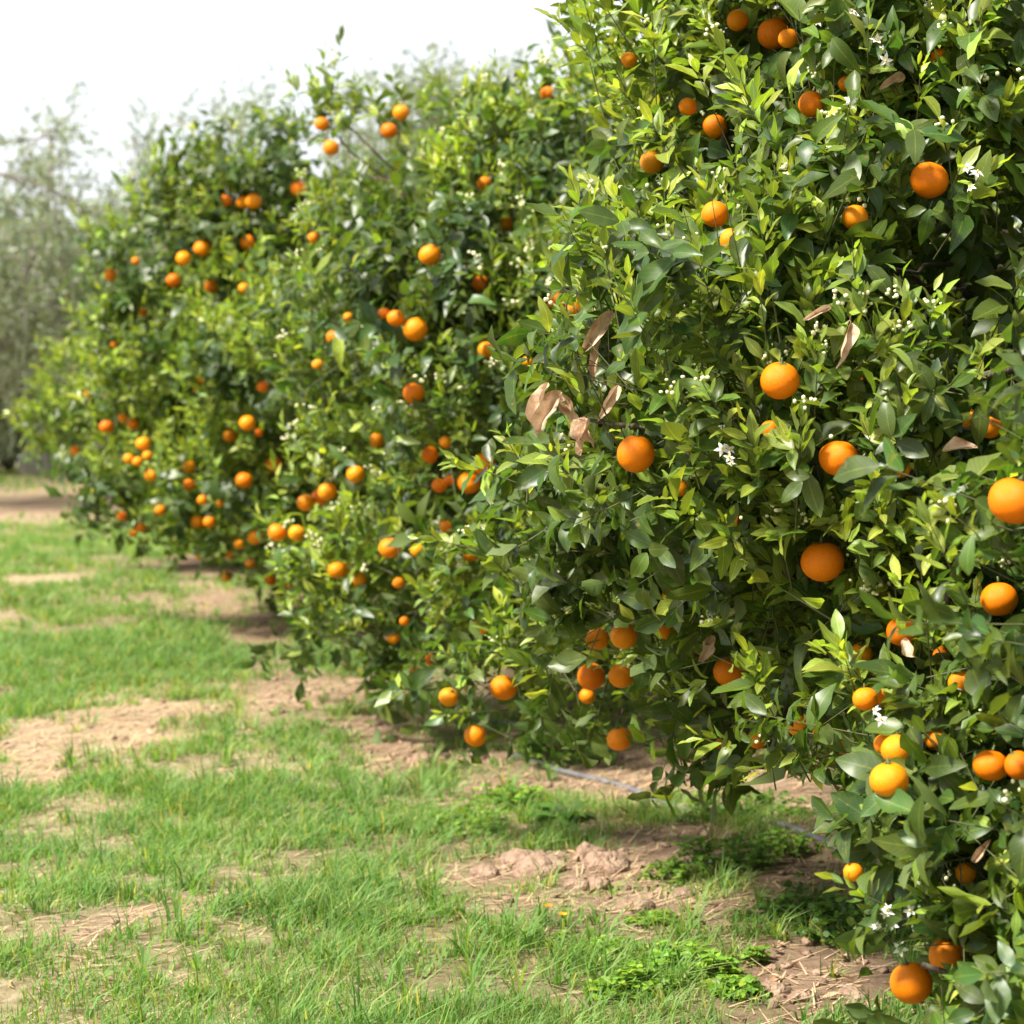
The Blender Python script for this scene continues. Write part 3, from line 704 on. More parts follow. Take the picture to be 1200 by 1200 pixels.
# picture position, apparent diameter in 1/1200 of the picture width, how freely it shows, label
ORANGES = {
'big': [
 (914, 446, 45, 1, 'bright round orange hanging just above the open white blossoms'),
 (983, 537, 46, 1, 'shaded orange under dark leaves, below the long pointed pale leaf'),
 (964, 658, 50, 1, 'deep orange fruit with one leaf lying across its upper left'),
 (745, 532, 44, 1, 'large orange below the brown twig and right of the curled dead leaves'),
 (1089, 211, 44, 1, 'bright orange high at the right beside a small white blossom'),
 (1002, 255, 32, 1, 'orange tucked in a dark hollow left of and below the high right one'),
 (838, 251, 32, .8, 'shaded orange in the upper crown, above a half hidden one'),
 (857, 281, 28, .6, 'half hidden orange directly below the shaded one of the upper crown'),
 (764, 190, 29, 1, 'orange under a pale leaf near the upper left edge of the big tree'),
 (838, 148, 28, .8, 'darker orange below a pale leaf, right of a small one near the top'),
 (806, 125, 22, .8, 'small orange near the top of the big tree, left of a darker one'),
 (907, 39, 38, 1, 'large orange at the very top with a leaf over its crown'),
 (924, 45, 24, .8, 'smaller orange pressed against the right of the large topmost one'),
 (864, 24, 26, .8, 'partly hidden orange at the top edge, left of the large topmost pair'),
 (951, 122, 32, .6, 'yellowish orange behind leaves and buds under the topmost pair'),
 (992, 98, 20, .5, 'small orange peeping out above blossoms near the top right'),
 (1101, 66, 20, .5, 'sliver of orange behind a hanging leaf in the top right corner'),
 (737, 70, 20, .8, 'small orange at the leafy upper left tip of the big tree'),
 (731, 745, 32, 1, 'round orange topmost of the cluster of three low on the big tree'),
 (700, 748, 28, .5, 'orange covered by a leaf at the left of the topmost of the low three'),
 (693, 793, 33, 1, 'left orange of the lower pair in the cluster of three'),
 (728, 792, 30, 1, 'right orange of the lower pair in the cluster of three'),
 (688, 816, 20, .6, 'small dark orange showing beneath the left of the low pair'),
 (726, 866, 30, 1, 'orange crossed by a thin leaf, lowest of the big tree over the weeds'),
 (590, 806, 32, 1, 'orange right of two hidden ones at the foot of the big tree'),
 (557, 862, 26, 1, 'lowest orange hanging free just above the bare earth'),
 (526, 817, 24, .7, 'orange half covered by a leaf above the lowest free hanging one'),
 (780, 736, 27, .5, 'dark orange half hidden to the right of the topmost of the low three'),
 (789, 697, 26, .4, 'dark reddish orange deep in shade above the half hidden one'),
 (856, 787, 40, .7, 'orange under brown withered leaves in the shaded lower crown'),
 (811, 770, 14, .5, 'tiny dark orange glimpsed left of the one under withered leaves'),
 (937, 851, 30, 1, 'orange in clear view low over the dirt, left of a shaded one'),
 (962, 858, 20, .6, 'shaded small orange touching the right of the low clear one'),
 (888, 866, 24, .5, 'orange mostly behind a leaf, left of the low clear one'),
 (847, 871, 15, .5, 'small orange sliver at the bottom of the shaded lower crown'),
 (987, 874, 20, .8, 'small orange low between the clear one and the leafy corner tree'),
 (1009, 767, 28, .6, 'orange behind sprigs, down left from the one with a brown leaf'),
 (1056, 740, 36, 1, 'yellow orange with a curled brown leaf and a green leaf at its right'),
 (796, 572, 20, .4, 'small orange peeping out right below the large one by the dead leaves'),
 (862, 610, 14, .5, 'tiny dark red orange deep between bright sprigs'),
 (902, 503, 14, .5, 'tiny orange showing just below the open white blossoms'),
 (1009, 441, 18, .4, 'sliver of orange behind the long pointed pale leaf'),
 (1133, 489, 18, .4, 'dot of orange under the bright leaf rosette'),
 (1055, 549, 24, .4, 'thin edge of orange behind a large dark leaf'),
 (1160, 500, 30, .4, 'dark brownish orange hidden in shade below the bright rosette'),
 (699, 615, 10, .5, 'tiny reddish orange deep in shade below the dead leaves'),
 (761, 343, 24, .5, 'reddish orange under a leaf, right of the upper dead leaves'),
 (1126, 800, 30, .6, 'orange half in shade at the right, below the dark one'),
 (1171, 702, 44, 1, 'large dark orange in deep shade near the right edge'),
 (1104, 768, 18, .4, 'orange bits behind leaves between the yellow and the half shaded one'),
 ],
'corner': [
 (1188, 587, 60, 1, 'very large orange cut by the right edge, behind a folded leaf'),
 (1042, 914, 46, 1, 'big bright orange right above the upright leafy tip of the corner tree'),
 (1052, 879, 38, .8, 'shaded orange directly above the big bright corner one'),
 (1036, 872, 24, .5, 'orange glimpsed behind a leaf, left of the shaded corner one'),
 (1014, 819, 30, .7, 'yellow orange behind pale blossoms and a bright yellow leaf'),
 (1036, 812, 30, .5, 'dark orange behind the yellow one with the pale blossoms'),
 (1097, 867, 28, .6, 'dark orange in shade right of the shaded corner one'),
 (1161, 897, 40, 1, 'shaded orange near the right edge, left of one cut by it'),
 (1194, 897, 34, 1, 'orange cut by the right edge beside a leaf, low down'),
 (1132, 1023, 26, .8, 'small lit orange between grey green leaves in the corner tree'),
 (1000, 1022, 18, .6, 'small reddish orange at the left edge of the corner tree'),
 (1110, 1120, 44, .5, 'dark orange behind a broad leaf, upper of the lowest corner pair'),
 (1068, 1152, 50, .8, 'large dark orange lowest in the corner, half under leaves'),
 (1104, 968, 16, .4, 'thin sliver of orange below a pale leaf in the corner tree'),
 ],
'middle': [
 (675, 359, 28, 1, 'larger right orange of the pair above the upper dead leaves'),
 (651, 352, 21, 1, 'smaller left orange of the pair above the upper dead leaves'),
 (487, 386, 29, 1, 'lower right and roundest of two bright touching oranges, middle tree'),
 (464, 373, 21, 1, 'upper left of two bright touching oranges on the middle tree'),
 (450, 367, 14, .5, 'dim orange behind the two bright touching ones'),
 (504, 299, 26, 1, 'single orange above the two bright touching ones, middle tree'),
 (568, 215, 18, 1, 'round orange alone high in the centre of the middle tree'),
 (594, 262, 17, .8, 'small orange below and right of the one high in the centre'),
 (642, 110, 18, 1, 'topmost right orange near the upright shoot of the middle tree'),
 (470, 132, 19, 1, 'upper of two neighbouring oranges at the top left of the middle tree'),
 (456, 153, 20, 1, 'lower of two neighbouring oranges at the top left of the middle tree'),
 (563, 332, 20, .5, 'dark red orange in a hollow right of the single one'),
 (545, 308, 14, .4, 'dark orange hidden above the red one in the hollow'),
 (633, 247, 12, .5, 'small bit of orange at the right upper side of the middle tree'),
 (584, 160, 10, .5, 'tiny orange near the top centre of the middle tree'),
 (571, 410, 22, .7, 'yellow orange half behind leaves left of the upper dead leaves'),
 (618, 424, 14, .4, 'dark red orange in deep shade left of the hanging dead leaf'),
 (485, 461, 25, 1, 'orange alone below the two bright touching ones'),
 (417, 556, 22, 1, 'round orange at the left of the middle tree above a dark gap'),
 (441, 516, 18, .6, 'dull orange up and right of the round one at the left'),
 (567, 544, 28, 1, 'upper of two big shaded oranges beside the big tree edge'),
 (550, 566, 28, 1, 'lower of two big shaded oranges beside the big tree edge'),
 (515, 569, 19, 1, 'yellowish orange left of the two big shaded ones'),
 (527, 563, 12, .5, 'small orange tucked between the yellowish and big shaded ones'),
 (504, 533, 20, .7, 'orange with a leaf notch, above the yellowish one'),
 (522, 518, 15, .5, 'hidden orange above and right of the notched one'),
 (523, 617, 16, .5, 'orange sliver in shade below the two big shaded ones'),
 (552, 649, 18, .6, 'reddish orange by the pale sprig tip of the big tree'),
 (457, 642, 26, .4, 'dark red orange deep in the dark lower hollow'),
 (489, 645, 16, .4, 'dim orange right of the dark red one in the lower hollow'),
 (467, 683, 14, .4, 'very dark orange under the lower hollow'),
 (421, 680, 18, .6, 'small orange low at the left side of the middle tree'),
 (402, 667, 16, .5, 'orange low left, just right of the larger bright one'),
 (395, 668, 21, .9, 'bright orange lowest on the left flank of the middle tree'),
 (461, 747, 16, .5, 'dark orange near the bottom of the middle tree'),
 (474, 728, 10, .5, 'tiny orange above the dark one near the bottom'),
 (565, 733, 22, .7, 'orange crossed by leaves, low between the middle and big tree'),
 (604, 753, 10, .4, 'tiny red orange low at the foot of the big tree edge'),
 (490, 789, 22, 1, 'round orange lowest of the middle tree near the curved pipe'),
 (504, 773, 14, .5, 'orange behind leaves above the lowest one of the middle tree'),
 (408, 372, 12, .6, 'small orange left of the two bright touching ones'),
 (391, 395, 17, .6, 'pale orange left and below the small one, middle tree flank'),
 (377, 145, 18, 1, 'orange beside the tall leafy shoot standing against the sky'),
 (388, 173, 19, .9, 'orange just below the one beside the tall leafy shoot'),
 ],
'far': [
 (350, 221, 19, 1, 'orange at the upper right of the fourth tree, alone'),
 (297, 236, 20, 1, 'brightest of three oranges side by side near the treetop'),
 (284, 237, 15, .8, 'darker orange touching the left of the brightest treetop one'),
 (264, 235, 15, .9, 'left orange of three side by side near the treetop'),
 (237, 291, 20, 1, 'large orange in the upper left of the fourth tree'),
 (215, 303, 18, 1, 'orange touching below left of the large upper left one'),
 (290, 284, 18, 1, 'round orange below the three side by side near the treetop'),
 (203, 329, 17, 1, 'orange under the large upper left pair'),
 (247, 336, 16, .8, 'oval orange at mid height, under the upper left pair'),
 (286, 338, 13, .8, 'small orange right of the oval one at mid height'),
 (285, 318, 10, .5, 'faint reddish orange between the round and the small one'),
 (368, 278, 14, .9, 'small orange high on the left flank of the middle tree'),
 (308, 453, 14, .8, 'small orange in the middle of the fourth tree'),
 (237, 444, 11, .5, 'small red orange upper of two in the tree centre'),
 (232, 457, 11, .5, 'small red orange lower of two in the tree centre'),
 (372, 427, 13, .8, 'small orange halfway up the left flank of the middle tree'),
 (290, 496, 19, 1, 'bright round orange at the centre right of the fourth tree'),
 (303, 507, 11, .5, 'dim orange behind the bright round centre right one'),
 (270, 511, 17, 1, 'yellowish orange left of the bright round centre right one'),
 (322, 544, 20, 1, 'round orange right of the lone bright lower one'),
 (286, 563, 20, 1, 'lone bright orange in the lower half of the fourth tree'),
 (363, 503, 17, .8, 'orange upper left of two by the dark gap to the middle tree'),
 (386, 508, 15, .7, 'duller orange right of two by the dark gap to the middle tree'),
 (384, 576, 23, 1, 'largest upper right orange of a tight cluster of three'),
 (375, 583, 20, .9, 'middle orange of a tight cluster of three'),
 (358, 589, 21, 1, 'left oval orange of a tight cluster of three'),
 (325, 624, 23, 1, 'left of two neighbouring oranges low over the dark gap'),
 (348, 625, 20, 1, 'right of two neighbouring oranges low over the dark gap'),
 (299, 630, 18, 1, 'round orange left of the low neighbouring two'),
 (280, 638, 12, .6, 'dark orange left of the round low one'),
 (222, 547, 15, .9, 'upper orange of a vertical pair below white blossoms'),
 (222, 568, 14, .9, 'lower orange of a vertical pair below white blossoms'),
 (237, 586, 12, .7, 'small orange under the vertical pair'),
 (258, 590, 9, .5, 'faint small orange right of the one under the vertical pair'),
 (231, 612, 16, 1, 'left of two touching oranges low on the fourth tree'),
 (245, 612, 14, .9, 'right of two touching oranges low on the fourth tree'),
 (234, 651, 11, .6, 'small orange just below the two touching low ones'),
 (268, 650, 10, .5, 'small dim orange between the low ones near the ground'),
 (294, 660, 13, .8, 'yellow orange near the bottom skirt'),
 (266, 675, 14, .7, 'dark orange lowest of the fourth tree over the grass'),
 (317, 679, 15, .7, 'dark orange at the bottom, left of a paler one'),
 (342, 685, 15, .8, 'orange at the bottom skirt beside the middle tree'),
 (188, 598, 13, .6, 'dull orange in the lower left of the fourth tree'),
 (165, 618, 12, .8, 'small orange near the lower left fringe'),
 (156, 625, 10, .5, 'dim orange left below the small lower left fringe one'),
 (143, 605, 12, 1, 'tiny bright orange leftmost on the lower fringe'),
 (177, 557, 15, .7, 'orange with a green side by a dark hollow at the left'),
 (168, 520, 17, 1, 'bright orange in the knot of oranges at the left'),
 (173, 534, 12, .6, 'dim orange right below the bright one of the left knot'),
 (151, 538, 13, .7, 'reddish orange at the left of the left knot'),
 (161, 541, 12, .7, 'reddish orange in the middle of the left knot'),
 ],
'end': [
 (130, 322, 16, 1, 'orange alone high on the outer left edge of the fourth tree'),
 (159, 306, 10, .7, 'pale small orange right above the lone one at the left edge'),
 (168, 366, 11, .8, 'small orange below the lone one at the left edge'),
 (134, 404, 8, .7, 'tiny orange on the left flank of the fourth tree'),
 (102, 463, 11, .8, 'small yellowish orange at the left flank of the farthest tree'),
 (122, 463, 8, .5, 'tiny dim orange between the yellowish flank one and the fourth tree'),
 (125, 500, 17, 1, 'bright round orange, biggest at the left end of the row'),
 (144, 490, 11, .9, 'small orange right of the biggest one at the row end'),
 (156, 497, 14, .7, 'darker orange right of the small one beside the biggest, row end'),
 (88, 528, 11, .7, 'dark orange above the bare hollow at the left end'),
 ],
}

EXTRA_BIG = [(1110, 420, 4.05, (-.1, -.35, .9), 1, .12), (1095, 455, 3.98, (-.2, -.9, -.1), .35, .1), (1140, 465, 4.0, (.4, -.9, -.1), .35, .1), (1010, 400, 4.1, (-.3, -.5, -.6), .3, .08),
             (720, 365, 4.9, (-.7, -.3, .5), .9, .12), (760, 430, 4.55, (.1, -.3, .9), 1, .2), (790, 470, 4.5, (-.2, -.3, .9), 1, .2), (590, 560, 5.0, (-.9, -.2, .35), 1, .14), (545, 640, 5.5, (-.95, -.1, .2), 1, .12), (620, 560, 4.95, (-.4, -.5, .7), 1, .15),
             (690, 45, 6.3, (-.4, 0, .9), .2, .12), (720, 25, 6.3, (-.3, 0, .9), .3, .2), (745, 10, 6.2, (0, 0, 1), .3, .2), (930, 360, 4.4, (-.1, -.3, .9), 1, .2), (900, 380, 4.4, (-.3, -.3, .9), 1, .2), (990, 300, 4.4, (-.2, -.3, .9), 1, .2),
             (850, 300, 4.9, (0, -.6, .6), .9, .15), (960, 600, 4.1, (0, -.5, -.9), 0, .2), (985, 570, 4.1, (.2, -.4, -.9), 0, .18)]
EXTRA_CORNER = [(1045, 960, 3.9, (0, -.2, 1), .9, .12), (1080, 1000, 3.8, (-.6, -.4, .5), .3, .15), (1050, 1080, 3.75, (-.8, -.1, .6), 1, .14), (1050, 1160, 3.7, (-.5, -.4, -.7), .3, .14), (1160, 1080, 3.6, (.1, -.5, .7), 1, .14), (1150, 1130, 3.6, (0, -.6, -.7), .2, .12), (1050, 1190, 3.7, (-.7, -.2, -.5), .2, .1), (1180, 640, 3.35, (-.2, -.5, -.8), .3, .14), (1175, 585, 3.25, (-.5, -.8, .0), .1, .06)]
EXTRA_MID = [(385, 120, 9.5, (-.1, 0, 1), .8, .25), (395, 95, 9.5, (.1, 0, 1), .9, .25), (380, 160, 9.5, (-.3, 0, 1), .3, .25), (640, 80, 9.3, (.3, 0, 1), .1, .2), (630, 110, 9.3, (-.3, 0, 1), .1, .2), (400, 160, 9.5, (.2, 0, 1), .3, .25)]
EXTRA_FAR = [(235, 195, 12.3, (.2, 0, 1), .1, .2), (240, 215, 12.3, (-.2, 0, 1), .1, .2), (300, 150, 12.2, (-.3, 0, 1), .2, .22), (340, 140, 12.2, (.1, 0, 1), .4, .22)]
SPEC = {  # leaf template, shoots per m2, leaf length, leaves per shoot, shoot scale, material, extra shoots, bud share
    'corner': (T_NEAR, 300, .062, 13, .8, M_LEAF, EXTRA_CORNER, .22),
    'big': (T_NEAR, 285, .067, 13, .85, M_LEAF, EXTRA_BIG, .24),
    'middle': (T_MID, 270, .072, 12, .9, M_LEAF_FAR, EXTRA_MID, .25),
    'far': (T_FAR, 240, .078, 12, .95, M_LEAF_FAR, EXTRA_FAR, 0),
    'end': (T_FAR, 220, .08, 12, .95, M_LEAF_FAR, (), 0),
}


DEAD = {'big': [(645, 447, 624, 497, 22, 4.5), (656, 460, 629, 506, 26, 4.48), (657, 459, 680, 506, 18, 4.5), (691, 488, 676, 531, 22, 4.46), (686, 500, 696, 522, 15, 4.46), (719, 365, 684, 411, 22, 4.5), (703, 398, 691, 450, 13, 4.5),
                (724, 452, 705, 488, 18, 4.4), (997, 370, 985, 427, 16, 4.0), (972, 362, 945, 372, 12, 4.0), (1060, 92, 1032, 102, 15, 4.4), (834, 745, 822, 776, 20, 4.9), (1105, 530, 1142, 522, 18, 3.95)],
        'corner': [(1058, 750, 1074, 770, 15, 3.9), (1142, 1010, 1158, 985, 12, 3.6)]}


# three shapes of orange, radius 1
def orange_mesh(seed):
    rg = np.random.default_rng(seed)
    nu, nv = 28, 18
    th = np.linspace(0.02, math.pi - .02, nv); ph = np.arange(nu) * 2 * math.pi / nu
    T, P_ = np.meshgrid(th, ph, indexing='ij')
    d = np.stack([np.sin(T) * np.cos(P_), np.sin(T) * np.sin(P_), np.cos(T)], -1)
    r = 1 + .03 * (vnoise(d, .8, seed) - .5) + .012 * (vnoise(d, .35, seed + 3) - .5) - .09 * np.exp(-(T / .22) ** 2) - .05 * np.exp(-((math.pi - T) / .14) ** 2)
    v = d * r[..., None] * np.array([1, 1, rg.uniform(.92, 1.02)])
    v = v.reshape(-1, 3)
    i = np.arange(nv - 1)[:, None] * nu; j = np.arange(nu)[None]
    f = np.stack([i + j, i + nu + j, i + nu + (j + 1) % nu, i + (j + 1) % nu], -1).reshape(-1, 4)
    return mesh_data('orange', v, f, M_PEEL)


OR_MESH = [orange_mesh(k) for k in (1, 2, 3)]
b = Bag()
tube(b, [(0, 0, .82), (0, 0, .95), (.02, .0, 1.08), (.05, .02, 1.25)], [.16, .1, .06, .05], 6)
for k in range(5):     # the star of the calyx
    an = k * 1.257
    c, s_ = math.cos(an), math.sin(an)
    b.add([(c * .05 - s_ * .1, s_ * .05 + c * .1, .95), (c * .05 + s_ * .1, s_ * .05 - c * .1, .95), (c * .3 + s_ * .03, s_ * .3 - c * .03, .93), (c * .3 - s_ * .03, s_ * .3 + c * .03, .93)], [[0, 1, 2, 3]])
STEM_MESH = mesh_data('stem', np.concatenate(b.v), np.concatenate(b.f), M_STEM)
GROUP = {'corner': 'oranges on the corner tree', 'big': 'oranges on the big tree', 'middle': 'oranges on the middle tree', 'far': 'oranges on the fourth tree', 'end': 'oranges on the farthest tree'}
SUFFIX = {'middle': 'middle tree', 'far': 'fourth tree', 'end': 'farthest tree', 'big': 'big tree', 'corner': 'corner tree'}
n_orange = 0
FRUIT_DEPTH = {(557, 862): 6.45, (526, 817): 6.5, (1042, 914): 3.72, (1052, 879): 3.82, (1036, 872): 3.88, (1014, 819): 3.9, (1036, 812): 3.97, (1097, 867): 3.9, (1161, 897): 3.72, (1194, 897): 3.66, (1188, 587): 3.4}
ALL_HOLES, BY_TREE = [], {k: [] for k in CROWNS}
for key, rows in ORANGES.items():
    for (px, py, dia, vis, label) in rows:
        hits = {}
        for q, c_ in CROWNS.items():                # the fruit hangs on whichever crown is in front there
            t = c_.hit(px, py)
            if c_.level((CAM + ray(px, py) * t)[None])[0] < (1.4 if q == key else 1.01): hits[q] = t
        own = min(hits, key=hits.get) if hits and (px, py) not in FRUIT_DEPTH else key
        BY_TREE[own].append((px, py, dia, vis, label, FRUIT_DEPTH.get((px, py)) or CROWNS[own].hit(px, py)))
for key, crown in CROWNS.items():
    tx, ty = crown.c[0][:2]
    root = empty('orange_tree', (tx, ty, 0))
    tag(root, TREE_LABEL[key], 'orange tree', 'orange trees of the row')
    crown.root = root
    for (px, py, dia, vis, label, t) in BY_TREE[key]:
        rad = np.clip(dia * t / F / 2, .018 if vis < .7 else .0, .046)
        inset = -.05 if vis >= .9 else -.02 + .05 * (1 - vis)
        inset -= crown.bump(at(px, py, t)[None])[0] * .7
        c = at(px, py, t + inset)
        rad *= (t + inset) / t
        toc = norm(CAM - c)
        nrm = crown.normal(c[None])[0]
        ALL_HOLES.append((c, rad, norm(.06 * nrm + .94 * toc), vis))
        o = bpy.data.objects.new('orange', OR_MESH[n_orange % 3]); COL.objects.link(o)
        o.location = c; o.scale = (rad * R.uniform(.96, 1.04), rad * R.uniform(.96, 1.04), rad * R.uniform(.94, 1.05))
        o.rotation_euler = (R.normal(-.1, .2), R.normal(0, .25), R.uniform(0, 6.28))
        if not any(w in label for w in ('tree', 'corner')) and len(label.split()) <= 13:
            label += ', ' + SUFFIX[key]
        tag(o, label, 'orange', GROUP[key])
        if dia >= 24:
            s_ = bpy.data.objects.new('stem', STEM_MESH); COL.objects.link(s_); s_.parent = o
        n_orange += 1
for key, rows in DEAD.items():
    for (x0, y0, x1, y1, wd, dd_) in rows:
        for q in (.15, .5, .85):
            c = at(x0 + (x1 - x0) * q, y0 + (y1 - y0) * q, dd_)
            ALL_HOLES.append((c, .012, norm(CAM - c), .9))
for key, crown in CROWNS.items():
    root = crown.root; org = np.array(root.location)
    key_near = key in ('big', 'corner')
    tpl, per, ll, nl, sc_, mat, extra, bs = SPEC[key]
    # fruit that is out of reach of this crown does not matter to it
    holes = [h for h in ALL_HOLES if crown.level(np.array([h[0] + h[2] * q for q in (0, .3, .6, .9)])).min() < 1.5]
    leaves, twigs, bud = grow(crown, tpl, per, ll, holes=holes, nleaf=nl, extra=extra, scale=sc_, buds=bs, back=.3 if key != 'corner' else .5)
    leaves.v = [np.concatenate(leaves.v) - org]
    leaves.build('crown', mat, root)
    if twigs.n:
        twigs.v = [np.concatenate(twigs.v) - org]
        twigs.build('twigs', M_TWIG, root)
    if bud is not None:
        bo = beads('flower_buds', bud, .0042 if key != 'middle' else .006, M_BUD, root, org)
        bo['kind'] = 'stuff'
    trunk_of(crown, tuple(crown.c[0][:2]), M_BARK, 'trunk', root, .55)

# ------------------------------------------------------------------ dead leaves, blossoms and bare twigs of the big tree
def dead_leaf(px0, py0, px1, py1, wide, d=None, key='big', dd=-.2, curl=.12, fold=1.7):
    crown = CROWNS[key]; org = np.array(crown.root.location)
    d0 = d or crown.hit((px0 + px1) / 2, (py0 + py1) / 2) + dd
    a, b_ = at(px0, py0, d0), at(px1, py1, d0 - .02)
    ax = b_ - a; ln = np.linalg.norm(ax)
    toc = norm(CAM - a)
    bag = Bag()
    us = np.linspace(0, 1, 12); tpl = leaf_template(us, [-1, -.6, -.25, 0, .25, .6, 1])
    add_leaves(bag, tpl, a[None], norm(ax)[None], (toc + R.normal(0, .3, 3))[None], np.array([ln * 1.1]), np.array([wide * d0 / F * .82]), np.array([curl]), np.array([fold]), np.zeros((1, 3)), wav=.5)
    v = bag.v[0]; v = v + (vnoise(v, .018, 5)[:, None] - .5) * .012 + (vnoise(v, .018, 6)[:, None] - .5) * np.array([.01, -.006, .004])
    bag.v = [v - org]
    o = bag.build('dead_leaf', M_DEAD, crown.root); o['label'] = 'curled dry brown leaf'


for key_, rows in DEAD.items():
    for (x0, y0, x1, y1, wd, dd_) in rows:
        dead_leaf(x0, y0, x1, y1, wd, dd_, key_)


def blossom(px, py, n=4, size=.0145, key='big', dd=-.16, d=None):
    crown = CROWNS[key]; org = np.array(crown.root.location)
    c0 = at(px, py, d or crown.hit(px, py) + dd)
    for q in range(n):
        bag = Bag(); mid = Bag()
        c = c0 + R.normal(0, .014, 3) * (q > 0)
        dirn = norm(norm(CAM - c0) + R.normal(0, .6, 3) + [0, 0, .2])
        A = norm(np.cross(dirn, [.1, .2, 1])); B = np.cross(dirn, A)
        an = np.arange(5) * 1.2566 + R.uniform(0, 6) + R.normal(0, .15, 5)
        rad = A[None] * np.cos(an)[:, None] + B[None] * np.sin(an)[:, None]
        a = norm(rad + dirn * R.uniform(.2, .9))
        sz = size * R.uniform(.75, 1.15)
        add_leaves(bag, T_MID, np.tile(c, (5, 1)), a, np.tile(dirn, (5, 1)) - rad * .3, np.full(5, sz), np.full(5, sz * .5), R.uniform(.1, .7, 5), np.full(5, .3), np.zeros((5, 3)))
        tube(mid, [c, c + dirn * sz * .3, c + dirn * sz * .55], [.0015, .0022, .0016], 6)
        bag.v = [np.concatenate(bag.v) - org]; mid.v = [np.concatenate(mid.v) - org]
        mid.build('stamens', M_STAMEN, bag.build('blossom', M_PETAL, crown.root))


for a in ((905, 486, 3), (892, 480, 2), (1145, 203, 3), (1003, 16, 2), (1034, 58, 3), (997, 117, 3), (857, 545, 2), (846, 527, 2), (912, 405, 1), (716, 720, 2), (775, 612, 2), (1128, 108, 1), (960, 20, 2)):
    blossom(*a, d=(4.25 if a[0] in (905, 892, 912) else None))
for a in ((1026, 832, 2), (1040, 1068, 2), (1046, 1084, 2), (1080, 1066, 2), (1055, 1112, 1)):
    blossom(*a, key='corner', d=3.65, size=.013)


def bare_twig(pts, r, key='big'):
    crown = CROWNS[key]; org = np.array(crown.root.location)
    bag = Bag(); P_ = np.array([at(*q) for q in pts]) - org
    tube(bag, P_, np.linspace(r, r * .6, len(pts)), 7)
    bag.build('branch', M_BARK, crown.root)


bare_twig([(870, 490, 4.5), (830, 497, 4.4), (790, 498, 4.38), (755, 500, 4.4), (715, 497, 4.5), (690, 492, 4.55)], .007)
bare_twig([(1230, 428, 4.1), (1180, 433, 4.0), (1140, 445, 4.0), (1110, 455, 4.02)], .011)
bare_twig([(1095, 760, 4.1), (1110, 700, 4.05), (1122, 640, 4.1), (1130, 600, 4.2)], .008)
bare_twig([(930, 180, 4.9), (880, 165, 4.9), (835, 158, 5.2)], .008)
bare_twig([(1190, 1120, 3.7), (1150, 1145, 3.68), (1115, 1142, 3.66), (1080, 1130, 3.66)], .008, 'corner')
bare_twig([(1140, 1050, 3.75), (1090, 1030, 3.72), (1060, 1000, 3.8)], .006, 'corner')

# ------------------------------------------------------------------ olive trees behind
def olive(px, py_top, d, width, label, dens=1.0, stems=7):
    base = at(px, 440, d); base[2] = 0
    top = at(px, py_top, d)[2]
    root = empty('olive_tree', base); tag(root, label, 'olive tree', 'olive trees behind the orange row')
    wood, lv = Bag(), Bag()
    org = base
    tube(wood, [(0, 0, -.05), (.1, 0, .5), (-.05, .1, 1.1)], [.26, .2, .17], 9)
    tips = []
    for j in range(stems):
        an = j * 6.283 / stems + R.uniform(-.3, .3)
        rr = width * R.uniform(.2, .95)
        tip = np.array([math.cos(an) * rr, math.sin(an) * rr, top * (1.0 - .42 * R.random() * (rr / width))])
        q = np.linspace(0, 1, 8)[:, None]
        s = np.array([-.05, .1, 1.05]); mid = (s + tip) / 2 + [math.cos(an) * .5, math.sin(an) * .5, -.4]
        pts = (1 - q) ** 2 * s + 2 * q * (1 - q) * mid + q * q * tip
        tube(wood, pts, np.linspace(.06, .007, 8), 6)
        for k in range(13):
            b0 = pts[R.integers(3, 8)]
            t2 = b0 + norm(R.normal(size=3) * [1, 1, .5] + np.array([math.cos(an) * .5, math.sin(an) * .5, R.uniform(-1.1, 1.0)])) * R.uniform(.4, 1.1) * width * .5
            t2[2] = np.clip(t2[2], .5, top)
            q2 = np.linspace(0, 1, 5)[:, None]
            p2 = b0 + (t2 - b0) * q2 + [0, 0, -.25] * (q2 ** 2)
            tube(wood, p2, np.linspace(.013, .005, 5), 4)
            tips.append((p2, norm(t2 - b0)))
    pos, ax = [], []
    for p2, dr in tips:
        for k in range(int(10 * dens)):
            s0 = p2[R.integers(1, 5)] + R.normal(0, .07, 3)
            dd = norm(dr * .5 + R.normal(0, .5, 3) + [0, 0, .5 if R.random() < .65 else -.5])
            m_ = 18
            tt = np.linspace(0, R.uniform(.25, .5), m_)
            pos.append(s0 + dd * tt[:, None]); ax.append(norm(dd + R.normal(0, .65, (m_, 3))))
    pos, ax = np.concatenate(pos), np.concatenate(ax)
    n = len(pos)
    ln = R.uniform(.06, .1, n)
    add_leaves(lv, T_FAR, pos, ax, norm(R.normal(size=(n, 3)) + [0, 0, .6]), ln, ln * .34, np.zeros(n), np.zeros(n), R.random((n, 3)))
    wood.build('trunk', M_OLIVEBARK, root); lv.build('crown', M_OLIVE, root)


